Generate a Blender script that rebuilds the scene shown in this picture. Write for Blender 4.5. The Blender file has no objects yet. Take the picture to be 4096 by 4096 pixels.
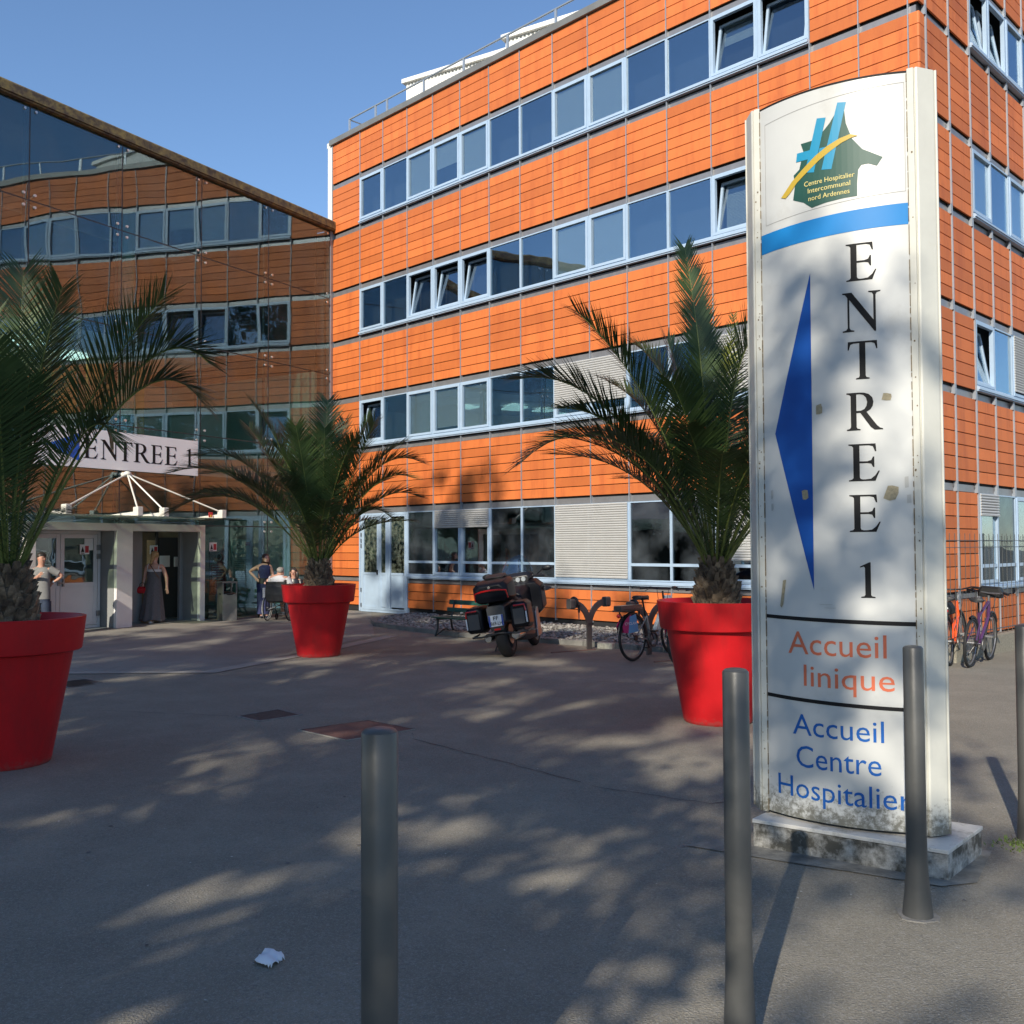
import bpy, bmesh, math, random
from mathutils import Vector, Matrix
from math import sin, cos, pi, radians as R

SC = bpy.context.scene
COL = SC.collection
random.seed(7)

# ------------------------------------------------------------------ camera
cam = bpy.data.cameras.new('camera')
cam.sensor_width = 36; cam.lens = 34.11; cam.clip_start = 0.05; cam.clip_end = 2000
co = bpy.data.objects.new('camera', cam); COL.objects.link(co)
PITCH, ROLL = 0.034943, -0.004528
_F = Vector((0, cos(PITCH), sin(PITCH))); _U = Vector((0, -sin(PITCH), cos(PITCH))); _R = Vector((1, 0, 0))
_R2 = _R*cos(ROLL) + _U*sin(ROLL); _U2 = -_R*sin(ROLL) + _U*cos(ROLL)
mw = Matrix((_R2, _U2, -_F)).transposed().to_4x4(); mw.translation = Vector((0, 0, 1.65))
co.matrix_world = mw
SC.camera = co

# ------------------------------------------------------------------ light
SUN_AZ, SUN_EL = 201.6, 28.0
wd = bpy.data.worlds.new("World"); SC.world = wd; wd.use_nodes = True
nt = wd.node_tree; bg = nt.nodes['Background']
sk = nt.nodes.new('ShaderNodeTexSky'); sk.sky_type = 'NISHITA'; sk.sun_disc = False
sk.sun_elevation = R(SUN_EL); sk.sun_rotation = R(SUN_AZ)
sk.altitude = 100; sk.air_density = 1.0; sk.dust_density = 0.2; sk.ozone_density = 4.5
nt.links.new(sk.outputs[0], bg.inputs[0]); bg.inputs[1].default_value = 0.15
sl = bpy.data.lights.new('sun', 'SUN'); sl.energy = 5.0; sl.angle = R(0.5); sl.color = (1.0, 0.91, 0.76)
so = bpy.data.objects.new('sun', sl); COL.objects.link(so)
_a = R(SUN_AZ); _e = R(SUN_EL)
SUNV = Vector((sin(_a)*cos(_e), cos(_a)*cos(_e), sin(_e)))
so.rotation_euler = SUNV.to_track_quat('Z', 'Y').to_euler()
so.location = SUNV*60
SC.view_settings.view_transform = 'Standard'; SC.view_settings.look = 'None'
SC.view_settings.exposure = 0.24; SC.view_settings.gamma = 1.0
SC.render.engine = 'CYCLES'
try:
    SC.cycles.use_denoising = True
    SC.cycles.max_bounces = 8; SC.cycles.transparent_max_bounces = 24; SC.cycles.glossy_bounces = 4
    SC.cycles.caustics_reflective = False; SC.cycles.caustics_refractive = False
    SC.cycles.sample_clamp_indirect = 6
except Exception: pass

# ------------------------------------------------------------------ helpers
def lin(c):
    return tuple((x/12.92 if x <= .04045 else ((x+.055)/1.055)**2.4) for x in c)
MATS = {}
def mat(name, col, rough=.6, metal=0., var=0., vscale=3., bump=0., bscale=40., island=0., spec=.5, coat=0.,
        dirt=None, dscale=4., damt=.5, sub=0., stretch=1.):
    """procedural principled material: noise variation, per-panel variation, bump and dirt patches"""
    if name in MATS: return MATS[name]
    m = bpy.data.materials.new(name); m.use_nodes = True; MATS[name] = m
    n = m.node_tree.nodes; l = m.node_tree.links; b = n['Principled BSDF']
    b.inputs['Roughness'].default_value = rough; b.inputs['Metallic'].default_value = metal
    b.inputs['Specular IOR Level'].default_value = spec
    if coat: b.inputs['Coat Weight'].default_value = coat; b.inputs['Coat Roughness'].default_value = .08
    col4 = (*col, 1)
    b.inputs['Base Color'].default_value = col4
    out = None
    tc = n.new('ShaderNodeTexCoord')
    if var or island:
        hs = n.new('ShaderNodeHueSaturation'); hs.inputs['Color'].default_value = col4
        add = n.new('ShaderNodeMath'); add.operation = 'ADD'; add.inputs[0].default_value = 1.0; add.inputs[1].default_value = 0
        cur = None
        if var:
            nz = n.new('ShaderNodeTexNoise'); nz.inputs['Scale'].default_value = vscale; nz.inputs['Detail'].default_value = 5
            nz.inputs['Roughness'].default_value = .65
            l.new(tc.outputs['Object'], nz.inputs['Vector'])
            mr = n.new('ShaderNodeMapRange'); mr.inputs[1].default_value = .3; mr.inputs[2].default_value = .7
            mr.inputs[3].default_value = 1-var; mr.inputs[4].default_value = 1+var
            l.new(nz.outputs['Fac'], mr.inputs[0]); cur = mr.outputs[0]
        if island:
            ge = n.new('ShaderNodeNewGeometry'); mr2 = n.new('ShaderNodeMapRange')
            mr2.inputs[3].default_value = 1-island; mr2.inputs[4].default_value = 1+island
            l.new(ge.outputs['Random Per Island'], mr2.inputs[0])
            if cur:
                mu = n.new('ShaderNodeMath'); mu.operation = 'MULTIPLY'; l.new(cur, mu.inputs[0]); l.new(mr2.outputs[0], mu.inputs[1]); cur = mu.outputs[0]
            else: cur = mr2.outputs[0]
        l.new(cur, hs.inputs['Value']); out = hs.outputs[0]
    if dirt:
        nz = n.new('ShaderNodeTexNoise'); nz.inputs['Scale'].default_value = dscale; nz.inputs['Detail'].default_value = 8
        nz.inputs['Roughness'].default_value = .7
        if stretch != 1:
            mp = n.new('ShaderNodeMapping'); mp.inputs['Scale'].default_value = (1, 1, stretch); l.new(tc.outputs['Object'], mp.inputs[0]); l.new(mp.outputs[0], nz.inputs['Vector'])
        else: l.new(tc.outputs['Object'], nz.inputs['Vector'])
        cr = n.new('ShaderNodeValToRGB'); cr.color_ramp.elements[0].position = 1-damt-.12; cr.color_ramp.elements[1].position = min(1, 1-damt+.12)
        l.new(nz.outputs['Fac'], cr.inputs[0])
        mx = n.new('ShaderNodeMix'); mx.data_type = 'RGBA'
        l.new(cr.outputs[0], mx.inputs[0])
        if out: l.new(out, mx.inputs[6])
        else: mx.inputs[6].default_value = col4
        mx.inputs[7].default_value = (*dirt, 1); out = mx.outputs[2]
    if out: l.new(out, b.inputs['Base Color'])
    if bump:
        nz = n.new('ShaderNodeTexNoise'); nz.inputs['Scale'].default_value = bscale; nz.inputs['Detail'].default_value = 6
        l.new(tc.outputs['Object'], nz.inputs['Vector'])
        bp = n.new('ShaderNodeBump'); bp.inputs['Strength'].default_value = min(1, bump); bp.inputs['Distance'].default_value = .01
        l.new(nz.outputs['Fac'], bp.inputs['Height']); l.new(bp.outputs[0], b.inputs['Normal'])
    if sub:
        b.inputs['Subsurface Weight'].default_value = sub; b.inputs['Subsurface Scale'].default_value = .02
    return m

def glass(name, refl, tint, wav=.0, wscale=.6, rough=.0, dust=None, dustamt=.0, dustscale=2.):
    """architectural glass: tinted see-through layer under a mirror layer, with slight waviness and dust"""
    m = bpy.data.materials.new(name); m.use_nodes = True; MATS[name] = m
    n = m.node_tree.nodes; l = m.node_tree.links; n.remove(n['Principled BSDF']); o = n['Material Output']
    tr = n.new('ShaderNodeBsdfTransparent'); tr.inputs[0].default_value = (*tint, 1)
    gl = n.new('ShaderNodeBsdfGlossy'); gl.inputs['Roughness'].default_value = rough; gl.inputs[0].default_value = (.78, .90, 1.0, 1)
    ge = n.new('ShaderNodeNewGeometry'); dt = n.new('ShaderNodeVectorMath'); dt.operation = 'DOT_PRODUCT'
    l.new(ge.outputs['Normal'], dt.inputs[0]); l.new(ge.outputs['Incoming'], dt.inputs[1])
    ab = n.new('ShaderNodeMath'); ab.operation = 'ABSOLUTE'; l.new(dt.outputs['Value'], ab.inputs[0])
    iv = n.new('ShaderNodeMath'); iv.operation = 'SUBTRACT'; iv.inputs[0].default_value = 1; l.new(ab.outputs[0], iv.inputs[1])
    pw = n.new('ShaderNodeMath'); pw.operation = 'POWER'; l.new(iv.outputs[0], pw.inputs[0]); pw.inputs[1].default_value = 5
    mr = n.new('ShaderNodeMapRange'); mr.inputs[3].default_value = refl; mr.inputs[4].default_value = 1
    l.new(pw.outputs[0], mr.inputs[0])
    mx = n.new('ShaderNodeMixShader'); l.new(mr.outputs[0], mx.inputs[0]); l.new(tr.outputs[0], mx.inputs[1]); l.new(gl.outputs[0], mx.inputs[2])
    last = mx.outputs[0]
    tc = n.new('ShaderNodeTexCoord')
    if wav:
        nz = n.new('ShaderNodeTexNoise'); nz.inputs['Scale'].default_value = wscale; nz.inputs['Detail'].default_value = 1
        l.new(tc.outputs['Object'], nz.inputs['Vector'])
        bp = n.new('ShaderNodeBump'); bp.inputs['Strength'].default_value = 1; bp.inputs['Distance'].default_value = wav
        l.new(nz.outputs['Fac'], bp.inputs['Height']); l.new(bp.outputs[0], gl.inputs['Normal'])
    if dust:
        df = n.new('ShaderNodeBsdfDiffuse'); df.inputs[0].default_value = (*dust, 1)
        nz = n.new('ShaderNodeTexNoise'); nz.inputs['Scale'].default_value = dustscale; nz.inputs['Detail'].default_value = 7
        l.new(tc.outputs['Object'], nz.inputs['Vector'])
        m2 = n.new('ShaderNodeMapRange'); m2.inputs[1].default_value = .4; m2.inputs[2].default_value = .75; m2.inputs[4].default_value = dustamt
        l.new(nz.outputs['Fac'], m2.inputs[0])
        mz = n.new('ShaderNodeMixShader'); l.new(m2.outputs[0], mz.inputs[0]); l.new(last, mz.inputs[1]); l.new(df.outputs[0], mz.inputs[2]); last = mz.outputs[0]
    l.new(last, o.inputs[0])
    return m

class MB:
    """mesh builder: collects boxes, tubes, lofts ... and links them as ONE object"""
    def __init__(s, T=None): s.v = []; s.f = []; s.mi = []; s.T = T; s.cur = 0
    def _a(s, vs):
        k = len(s.v)
        for p in vs:
            s.v.append(tuple(s.T(*p)) if s.T else tuple(p))
        return k
    def face(s, *idx): s.f.append(tuple(idx)); s.mi.append(s.cur)
    def poly(s, pts):
        k = s._a(pts); s.face(*range(k, k+len(pts)))
    def box(s, x0, x1, y0, y1, z0, z1):
        k = s._a([(x, y, z) for z in (z0, z1) for y in (y0, y1) for x in (x0, x1)])
        for q in ((0, 2, 3, 1), (4, 5, 7, 6), (0, 1, 5, 4), (2, 6, 7, 3), (0, 4, 6, 2), (1, 3, 7, 5)): s.face(*[k+i for i in q])
        return s
    def frame(s, x0, x1, y0, y1, z0, z1, w):
        """rectangular frame (in x,z) of bar width w"""
        s.box(x0, x0+w, y0, y1, z0, z1); s.box(x1-w, x1, y0, y1, z0, z1)
        s.box(x0+w, x1-w, y0, y1, z0, z0+w); s.box(x0+w, x1-w, y0, y1, z1-w, z1)
        return s
    def prism(s, poly, y0, y1, ax='y'):
        """extrude polygon [(a,b)] along axis"""
        f = {'y': lambda a, b, c: (a, c, b), 'z': lambda a, b, c: (a, b, c), 'x': lambda a, b, c: (c, a, b)}[ax]
        n = len(poly)
        k = s._a([f(a, b, y0) for a, b in poly] + [f(a, b, y1) for a, b in poly])
        s.face(*[k+i for i in range(n)][::-1]); s.face(*[k+n+i for i in range(n)])
        for i in range(n): j = (i+1) % n; s.face(k+i, k+j, k+n+j, k+n+i)
        return s
    def tube(s, pts, r, n=8, cap=True):
        pts = [Vector(p) for p in pts]; m = len(pts)
        rs = r if isinstance(r, (list, tuple)) else [r]*m
        rings = []; up = None
        for i, p in enumerate(pts):
            t = (pts[min(i+1, m-1)] - pts[max(i-1, 0)])
            if t.length < 1e-9: t = Vector((0, 0, 1))
            t.normalize()
            if up is None:
                up = Vector((0, 0, 1)) if abs(t.z) < .9 else Vector((1, 0, 0))
            a = t.cross(up)
            if a.length < 1e-6: a = t.cross(Vector((0, 1, 0)))
            a.normalize(); b = a.cross(t).normalized(); up = b
            rings.append(s._a([p + (a*cos(2*pi*q/n) + b*sin(2*pi*q/n))*rs[i] for q in range(n)]))
        for i in range(m-1):
            for q in range(n):
                w = (q+1) % n
                s.face(rings[i]+q, rings[i]+w, rings[i+1]+w, rings[i+1]+q)
        if cap:
            s.face(*[rings[0]+q for q in range(n)][::-1]); s.face(*[rings[-1]+q for q in range(n)])
        return s
    def loft(s, secs, cap=True):
        """secs: list of rings (lists of points, same count)"""
        n = len(secs[0]); ks = [s._a(c) for c in secs]
        for i in range(len(secs)-1):
            for q in range(n):
                w = (q+1) % n
                s.face(ks[i]+q, ks[i]+w, ks[i+1]+w, ks[i+1]+q)
        if cap:
            s.face(*[ks[0]+q for q in range(n)][::-1]); s.face(*[ks[-1]+q for q in range(n)])
        return s
    def lathe(s, prof, n=32, c=(0, 0), cap=True):
        return s.loft([[(c[0]+r*cos(2*pi*q/n), c[1]+r*sin(2*pi*q/n), z) for q in range(n)] for r, z in prof], cap)
    def ell(s, c, r, n=16, m=10, M=None):
        secs = []
        for i in range(m+1):
            th = pi*i/m; rr = max(sin(th), .001)
            ring = []
            for q in range(n):
                p = Vector((r[0]*rr*cos(2*pi*q/n), r[1]*rr*sin(2*pi*q/n), -r[2]*cos(th)))
                if M: p = M @ p
                ring.append(p + Vector(c))
            secs.append(ring)
        return s.loft(secs, True)
    def torus(s, c, ax, R0, r, n=40, m=8, a0=0, a1=2*pi):
        ax = Vector(ax).normalized(); u = ax.cross(Vector((0, 0, 1)))
        if u.length < .01: u = Vector((1, 0, 0))
        u.normalize(); w = u.cross(ax); full = abs(a1-a0-2*pi) < 1e-6
        K = n if full else n+1
        rings = []
        for i in range(K):
            t = a0+(a1-a0)*i/n; d = u*cos(t)+w*sin(t)
            rings.append(s._a([Vector(c)+d*(R0+r*cos(2*pi*q/m))+ax*r*sin(2*pi*q/m) for q in range(m)]))
        for i in range(K if full else K-1):
            j = (i+1) % K
            for q in range(m):
                w2 = (q+1) % m
                s.face(rings[i]+q, rings[i]+w2, rings[j]+w2, rings[j]+q)
        return s
    def build(s, name, mats, parent=None, smooth=False, bevel=0, loc=None, label=None):
        me = bpy.data.meshes.new(name)
        me.from_pydata(s.v, [], s.f); 
        if not isinstance(mats, (list, tuple)): mats = [mats]
        for m in mats: me.materials.append(m)
        if len(mats) > 1: me.polygons.foreach_set('material_index', s.mi)
        bm = bmesh.new(); bm.from_mesh(me); bmesh.ops.recalc_face_normals(bm, faces=bm.faces); bm.to_mesh(me); bm.free()
        if smooth:
            me.polygons.foreach_set('use_smooth', [True]*len(me.polygons))
            try: me.set_sharp_from_angle(angle=R(smooth if smooth > 1 else 40))
            except Exception: pass
        me.update()
        o = bpy.data.objects.new(name, me); COL.objects.link(o)
        if parent: o.parent = parent
        if loc: o.location = loc
        if bevel:
            b = o.modifiers.new('bevel', 'BEVEL'); b.width = bevel; b.segments = 2; b.limit_method = 'ANGLE'; b.angle_limit = R(35)
        if label: o['label'] = label
        return o

def thing(name, label, cat, loc=(0, 0, 0), rz=0, group=None):
    o = bpy.data.objects.new(name, None); COL.objects.link(o); o.empty_display_size = .3
    o.location = loc; o.rotation_euler = (0, 0, rz); o['label'] = label; o['category'] = cat
    if group: o['group'] = group
    return o
def tag(o, label, cat, group=None):
    o['label'] = label; o['category'] = cat
    if group: o['group'] = group
    return o
def struct(o, kind='structure'): o['kind'] = kind; return o

GLY = {
'E': (.72, [[(0,0),(.62,0),(.72,.27),(.69,.27),(.62,.15),(.52,.06),(.40,.045),(.33,.045),(.28,.06),(.26,.10),(.26,.48),(.44,.48),(.53,.46),(.57,.37),(.60,.37),(.60,.65),(.57,.65),(.53,.56),(.44,.53),(.26,.53),(.26,.955),(.48,.955),(.57,.93),(.62,.79),(.65,.79),(.635,1),(0,1),(0,.97),(.08,.95),(.11,.91),(.11,.09),(.08,.05),(0,.03)]]),
'N': (.96, [[(0,0),(.30,0),(.30,.03),(.21,.05),(.18,.10),(.18,.82),(.80,-.02),(.84,-.02),(.84,.90),(.87,.95),(.96,.97),(.96,1),(.66,1),(.66,.97),(.75,.95),(.78,.90),(.78,.27),(.24,1),(0,1),(0,.97),(.07,.95),(.13,.87),(.13,.10),(.09,.05),(0,.03)]]),
'T': (.80, [[(.22,0),(.58,0),(.58,.03),(.50,.05),(.48,.09),(.48,.95),(.64,.95),(.72,.92),(.765,.78),(.795,.78),(.785,1),(.015,1),(.005,.78),(.035,.78),(.08,.92),(.16,.95),(.32,.95),(.32,.09),(.30,.05),(.22,.03)]]),
'R': (.93, [[(0,0),(.36,0),(.36,.03),(.28,.05),(.26,.09),(.26,.46),(.36,.46),(.62,.08),(.72,0),(.93,0),(.93,.03),(.86,.05),(.78,.12),(.52,.48),(.62,.54),(.68,.63),(.70,.74),(.67,.86),(.58,.95),(.46,.99),(.34,1),(0,1),(0,.97),(.08,.95),(.11,.91),(.11,.09),(.08,.05),(0,.03)],
             [(.26,.515),(.38,.52),(.47,.56),(.52,.64),(.54,.74),(.51,.86),(.44,.93),(.34,.955),(.26,.95)]]),
'1': (.45, [[(.05,0),(.42,0),(.42,.03),(.33,.05),(.31,.09),(.31,1),(.27,1),(.03,.88),(.03,.85),(.13,.88),(.16,.84),(.16,.09),(.14,.05),(.05,.03)]]),
}
def flat_mesh(loops, step=.03):
    """fill 2D loops (outer + holes), slice into narrow strips so that the result can be bent; returns (verts2d, faces)"""
    cu = bpy.data.curves.new('outline', 'CURVE'); cu.dimensions = '2D'; cu.fill_mode = 'BOTH'
    for lp in loops:
        sp = cu.splines.new('POLY'); sp.points.add(len(lp)-1); sp.use_cyclic_u = True
        for i, (x, y) in enumerate(lp): sp.points[i].co = (x, y, 0, 1)
    o = bpy.data.objects.new('outline', cu); COL.objects.link(o)
    return _tomesh(o, step)
def _tomesh(o, step):
    bpy.context.view_layer.update()
    me = bpy.data.meshes.new_from_object(o.evaluated_get(bpy.context.evaluated_depsgraph_get()))
    d = o.data; bpy.data.objects.remove(o); bpy.data.curves.remove(d)
    bm = bmesh.new(); bm.from_mesh(me)
    bmesh.ops.remove_doubles(bm, verts=bm.verts, dist=1e-5)
    if bm.verts and step:
        x0 = min(v.co.x for v in bm.verts); x1 = max(v.co.x for v in bm.verts); x = x0+step
        while x < x1:
            bmesh.ops.bisect_plane(bm, geom=bm.verts[:]+bm.edges[:]+bm.faces[:], plane_co=(x, 0, 0), plane_no=(1, 0, 0)); x += step
    bm.verts.index_update()
    vs = [(v.co.x, v.co.y) for v in bm.verts]; fs = [[v.index for v in f.verts] for f in bm.faces]
    bm.free(); bpy.data.meshes.remove(me)
    return vs, fs
def glyph(ch, x, y, h, wf=1., step=.03):
    w, loops = GLY[ch]
    return flat_mesh([[(x+a*h*wf, y+b*h) for a, b in lp] for lp in loops], step)
def text2d(s, x0, x1, y, h, shear=0., step=.03, bold=0.):
    """sans text fitted between x0 and x1, baseline y, capital height h"""
    cu = bpy.data.curves.new('text', 'FONT'); cu.body = s; cu.size = 1; cu.resolution_u = 3; cu.offset = bold
    o = bpy.data.objects.new('text', cu); COL.objects.link(o)
    vs, fs = _tomesh(o, 0)
    a = min(v[0] for v in vs); b = max(v[0] for v in vs)
    kx = (x1-x0)/(b-a); ky = h/.73
    vs = [(x0+(vx-a)*kx, y+vy*ky) for vx, vy in vs]
    bm = bmesh.new(); bv = [bm.verts.new((p[0], p[1], 0)) for p in vs]
    for f in fs:
        try: bm.faces.new([bv[i] for i in f])
        except Exception: pass
    if step:
        x = x0+step
        while x < x1:
            bmesh.ops.bisect_plane(bm, geom=bm.verts[:]+bm.edges[:]+bm.faces[:], plane_co=(x, 0, 0), plane_no=(1, 0, 0)); x += step
    bm.verts.index_update()
    vs = [(v.co.x, v.co.y) for v in bm.verts]; fs = [[v.index for v in f.verts] for f in bm.faces]; bm.free()
    return vs, fs
def put2d(mb, vf, fn):
    vs, fs = vf; k = mb._a([fn(x, y) for x, y in vs])
    for f in fs: mb.face(*[k+i for i in f])

# ------------------------------------------------------------------ palette
ORANGE = (.58, .158, .042)
m_clad = mat('terracotta_panel', ORANGE, .62, island=.17, var=.07, vscale=1.2, bump=.25, bscale=60, spec=.35, dirt=(.43, .105, .032), dscale=3.2, damt=.40, stretch=.16)
m_back = mat('dark_backing', (.015, .015, .017), .8)
m_fin = mat('grey_rail', (.30, .33, .37), .45, metal=.3, var=.1)
m_band = mat('aluminium_band', (.27, .265, .27), .42, metal=.5, var=.12, vscale=6)
m_blue = mat('pale_blue_frame', (.36, .47, .60), .38, var=.05, vscale=5, spec=.5)
m_cop = mat('grey_coping', (.20, .20, .19), .5, metal=.3, var=.15, vscale=2)
m_white = mat('white_paint', (.72, .71, .68), .55, var=.06, vscale=2, dirt=(.5, .48, .43), dscale=2.3, damt=.34)
m_wall = mat('off_white_wall', (.74, .71, .69), .7, var=.05, vscale=3, bump=.2, bscale=30)
m_blind = mat('blind_slats', (.62, .66, .62), .7)
m_shut = mat('shutter_slats', (.43, .43, .42), .55, var=.05, vscale=4)
m_dark = mat('interior_dark', (.035, .038, .04), .9)
m_rub = mat('rubber', (.012, .012, .013), .75, var=.2, vscale=20)
m_black = mat('black_plastic', (.014, .014, .016), .35, var=.1, vscale=8)
m_chrome = mat('bright_metal', (.55, .55, .55), .22, metal=1.)
m_steel = mat('dull_steel', (.30, .30, .30), .42, metal=.8, var=.15, vscale=12)
m_ink = mat('black_lettering', (.010, .010, .011), .6, spec=.2)
m_pane = glass('window_glass', .27, (.80, .86, .88), wav=.006, wscale=1.1)
m_pane_dirty = glass('dusty_window_glass', .10, (.45, .50, .52), wav=.006, wscale=1.1, dust=(.13, .15, .17), dustamt=.45, dustscale=1.6)
m_curt = glass('curtain_wall_glass', .13, (.62, .76, .74), wav=.014, wscale=.5, dust=(.35, .38, .36), dustamt=.07, dustscale=1.3)
# ------------------------------------------------------------------ ground
m_asph = mat('asphalt', (.245, .222, .176), .86, var=.16, vscale=1.6, bump=1., bscale=95, spec=.25, dirt=(.198, .179, .143), dscale=.9, damt=.46)
def add_speckle(m, scale=260, thr=.76, amt=.10, col=(.42, .41, .38)):
    n = m.node_tree.nodes; l = m.node_tree.links; b = n['Principled BSDF']
    src = b.inputs['Base Color'].links[0].from_socket if b.inputs['Base Color'].links else None
    tc = n.new('ShaderNodeTexCoord'); vo = n.new('ShaderNodeTexVoronoi'); vo.inputs['Scale'].default_value = scale
    l.new(tc.outputs['Object'], vo.inputs['Vector'])
    se = n.new('ShaderNodeSeparateColor'); l.new(vo.outputs['Color'], se.inputs[0])
    mr = n.new('ShaderNodeMapRange'); mr.inputs[1].default_value = thr; mr.inputs[2].default_value = 1.0; mr.inputs[4].default_value = amt
    l.new(se.outputs[0], mr.inputs[0])
    mx = n.new('ShaderNodeMix'); mx.data_type = 'RGBA'; l.new(mr.outputs[0], mx.inputs[0])
    if src: l.new(src, mx.inputs[6])
    else: mx.inputs[6].default_value = b.inputs['Base Color'].default_value
    mx.inputs[7].default_value = (*col, 1); l.new(mx.outputs[2], b.inputs['Base Color'])
add_speckle(m_asph, 230, .70, .5)
add_speckle(m_asph, 75, .82, .3, (.34, .33, .31))
add_speckle(m_asph, 95, .80, .45, (.13, .125, .12))
g = MB()
g.poly([(-300, -300, 0), (300, -300, 0), (300, 300, 0), (-300, 300, 0)])
struct(g.build('ground', m_asph))
# lighter forecourt paving strip in front of the entrance, older asphalt
m_asph2 = mat('worn_asphalt', (.265, .25, .22), .85, var=.12, vscale=1.1, bump=.8, bscale=110, spec=.3, dirt=(.22, .21, .185), dscale=1.9, damt=.4)
add_speckle(m_asph2, 200, .7, .4)
g = MB(); g.poly([(-12, 12.75, .004), (-3.98, 12.9, .004), (-3.34, 15.1, .004), (-2.55, 18.0, .004), (-2.9, 20.2, .004), (-3.6, 24.8, .004), (-4.9, 25.8, .004), (-12, 13.6, .004)])
struct(g.build('path', m_asph2))
m_strip = mat('concrete_strip', (.31, .295, .26), .8, var=.15, vscale=3, bump=.5, bscale=70)
g = MB(); g.poly([(-12, 12.6, .008), (-3.9, 12.78, .008), (-2.9, 15.3, .008), (-2.1, 17.9, .008), (-2.35, 18.0, .008), (-3.15, 15.35, .008), (-4.1, 12.98, .008), (-12, 12.8, .008)])
struct(g.build('paving_strip', m_strip))

# ------------------------------------------------------------------ orange building (facade A and side facade B)
PHA = math.atan2(-.709, .706)
ob = thing('orange_building', 'four storey hospital building clad in orange terracotta panels with pale blue window bands', 'building', (-3.896, 24.858, 0), PHA)
W = .9703; LEN = 14.43; H1 = 2.649; FL = 2.905; TOP = 12.42; BW = .9
TA = lambda x, y, z: (x, y, z)
TB = lambda x, y, z: (LEN-y, x, z)
sys_rows = [H1+FL*k for k in range(4)]
core = MB()
core.box(-1.24, LEN-.5, .5, 9, 0, 12.3)
core.build('core', m_dark, ob)
# backing sheets behind the cladding
bk = MB()
def backing(mb, T, x0, x1, z0, z1):
    o = mb.T; mb.T = T; mb.box(x0, x1, .055, .075, z0, z1); mb.T = o
clA, clB = MB(TA), MB(TB)
RL, BD = {}, {}
bk2 = MB()
def panels(mb, x0, x1, z0, z1, n, xg=.009):
    h = (z1-z0)/n
    for i in range(n): mb.box(x0+xg, x1-xg, .0, .03, z0+i*h+.008, z0+(i+1)*h-.008)
def band(T, x0, x1, z1, h=.155, deep=.02):
    bd = BD.setdefault((T is TA, round(z1, 2)), MB(T)); bd.box(x0+.001, x1-.001, deep+.01, .05, z1-h+.004, z1-.036)
def fin(T, x, z0, z1, out=.022, w=.008):
    RL.setdefault(T is TA, MB(T)).box(x-w, x+w, -out, .05, z0, z1)
def column(T, mb, x0, x1, kinds, zt=TOP):
    """one bay; kinds[k] True where storey k has a window in this bay"""
    panels(mb, x0, x1, sys_rows[3]+.0, zt-.0, 5)
    for k in (3, 2, 1, 0):
        H = sys_rows[k]; S = H-1.352 if k else H-1.761
        band(T, x0, x1, H)
        if not kinds[k]:
            panels(mb, x0, x1, S, H-.155, 6 if k else 8); backing(bk2, T, x0, x1, S, H-.155)
        if kinds[k] != 'door':
            band(T, x0, x1, S, .15 if k else .12, .035)
            if k: panels(mb, x0, x1, sys_rows[k-1], S-.15, 7); backing(bk2, T, x0, x1, sys_rows[k-1]-.155, S)
            else: panels(mb, x0, x1, .16, S-.12, 3); backing(bk2, T, x0, x1, .02, S)
        elif k == 0: pass
    backing(bk2, T, x0, x1, sys_rows[3]-.155, zt)
xsA = [-1.242] + [i*W for i in range(14)] + [13*W+.85, 13*W+.85+.8]
for i in range(len(xsA)-1):
    win = 1 <= i <= 13
    kd = [win]*4
    if i in (1, 2): kd[0] = 'door'
    column(TA, clA, xsA[i], xsA[i+1], kd)
for i, x in enumerate(xsA):
    segs = []
    if 1 < i < 14:      # between window bays the rail stops at the windows
        for k in (1, 2, 3): segs.append((sys_rows[k-1]-.155, sys_rows[k]-1.352))
        segs.append((sys_rows[3]-.155, TOP))
        if i > 3: segs.append((.12, H1-1.761))
    elif i in (1, 14): segs = [(.1, TOP)]
    else: segs = [(.1, TOP)]
    for a, b in segs: fin(TA, x, a, b)
# corner returns: folded terracotta panels
xc = xsA[-1]
def corner_panels(z0, z1, n):
    h = (z1-z0)/n
    for i in range(n):
        a = z0+i*h+.005; b = z0+(i+1)*h-.007
        clA.prism([(xc+.009, 0), (LEN-.03, 0), (LEN-.008, .01), (LEN, .034), (LEN, .20), (LEN-.03, .20), (LEN-.03, .03), (xc+.009, .03)], a, b, 'z')
for k in range(4):
    H = sys_rows[k]; S = H-1.352 if k else H-1.761
    corner_panels(S, H-.155, 6 if k else 8)
    if k: corner_panels(sys_rows[k-1], S-.15, 7)
    else: corner_panels(.16, S-.12, 3)
    for zz, hh in ((H, .155), (S, .15)):
        BD.setdefault((True, round(zz, 2)), MB(TA)).box(xc+.001, LEN-.06, .03, .05, zz-hh+.004, zz-.036)
corner_panels(sys_rows[3], TOP, 5)
bk2.T = None; bk2.box(xc, LEN-.055, .055, .075, .02, TOP); bk2.box(LEN-.075, LEN-.055, .075, .3, .02, TOP)
NB = 8
xsB = [.22+i*BW for i in range(NB+1)]
for i in range(NB):
    column(TB, clB, xsB[i], xsB[i+1], [i >= 2]*4)
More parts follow.
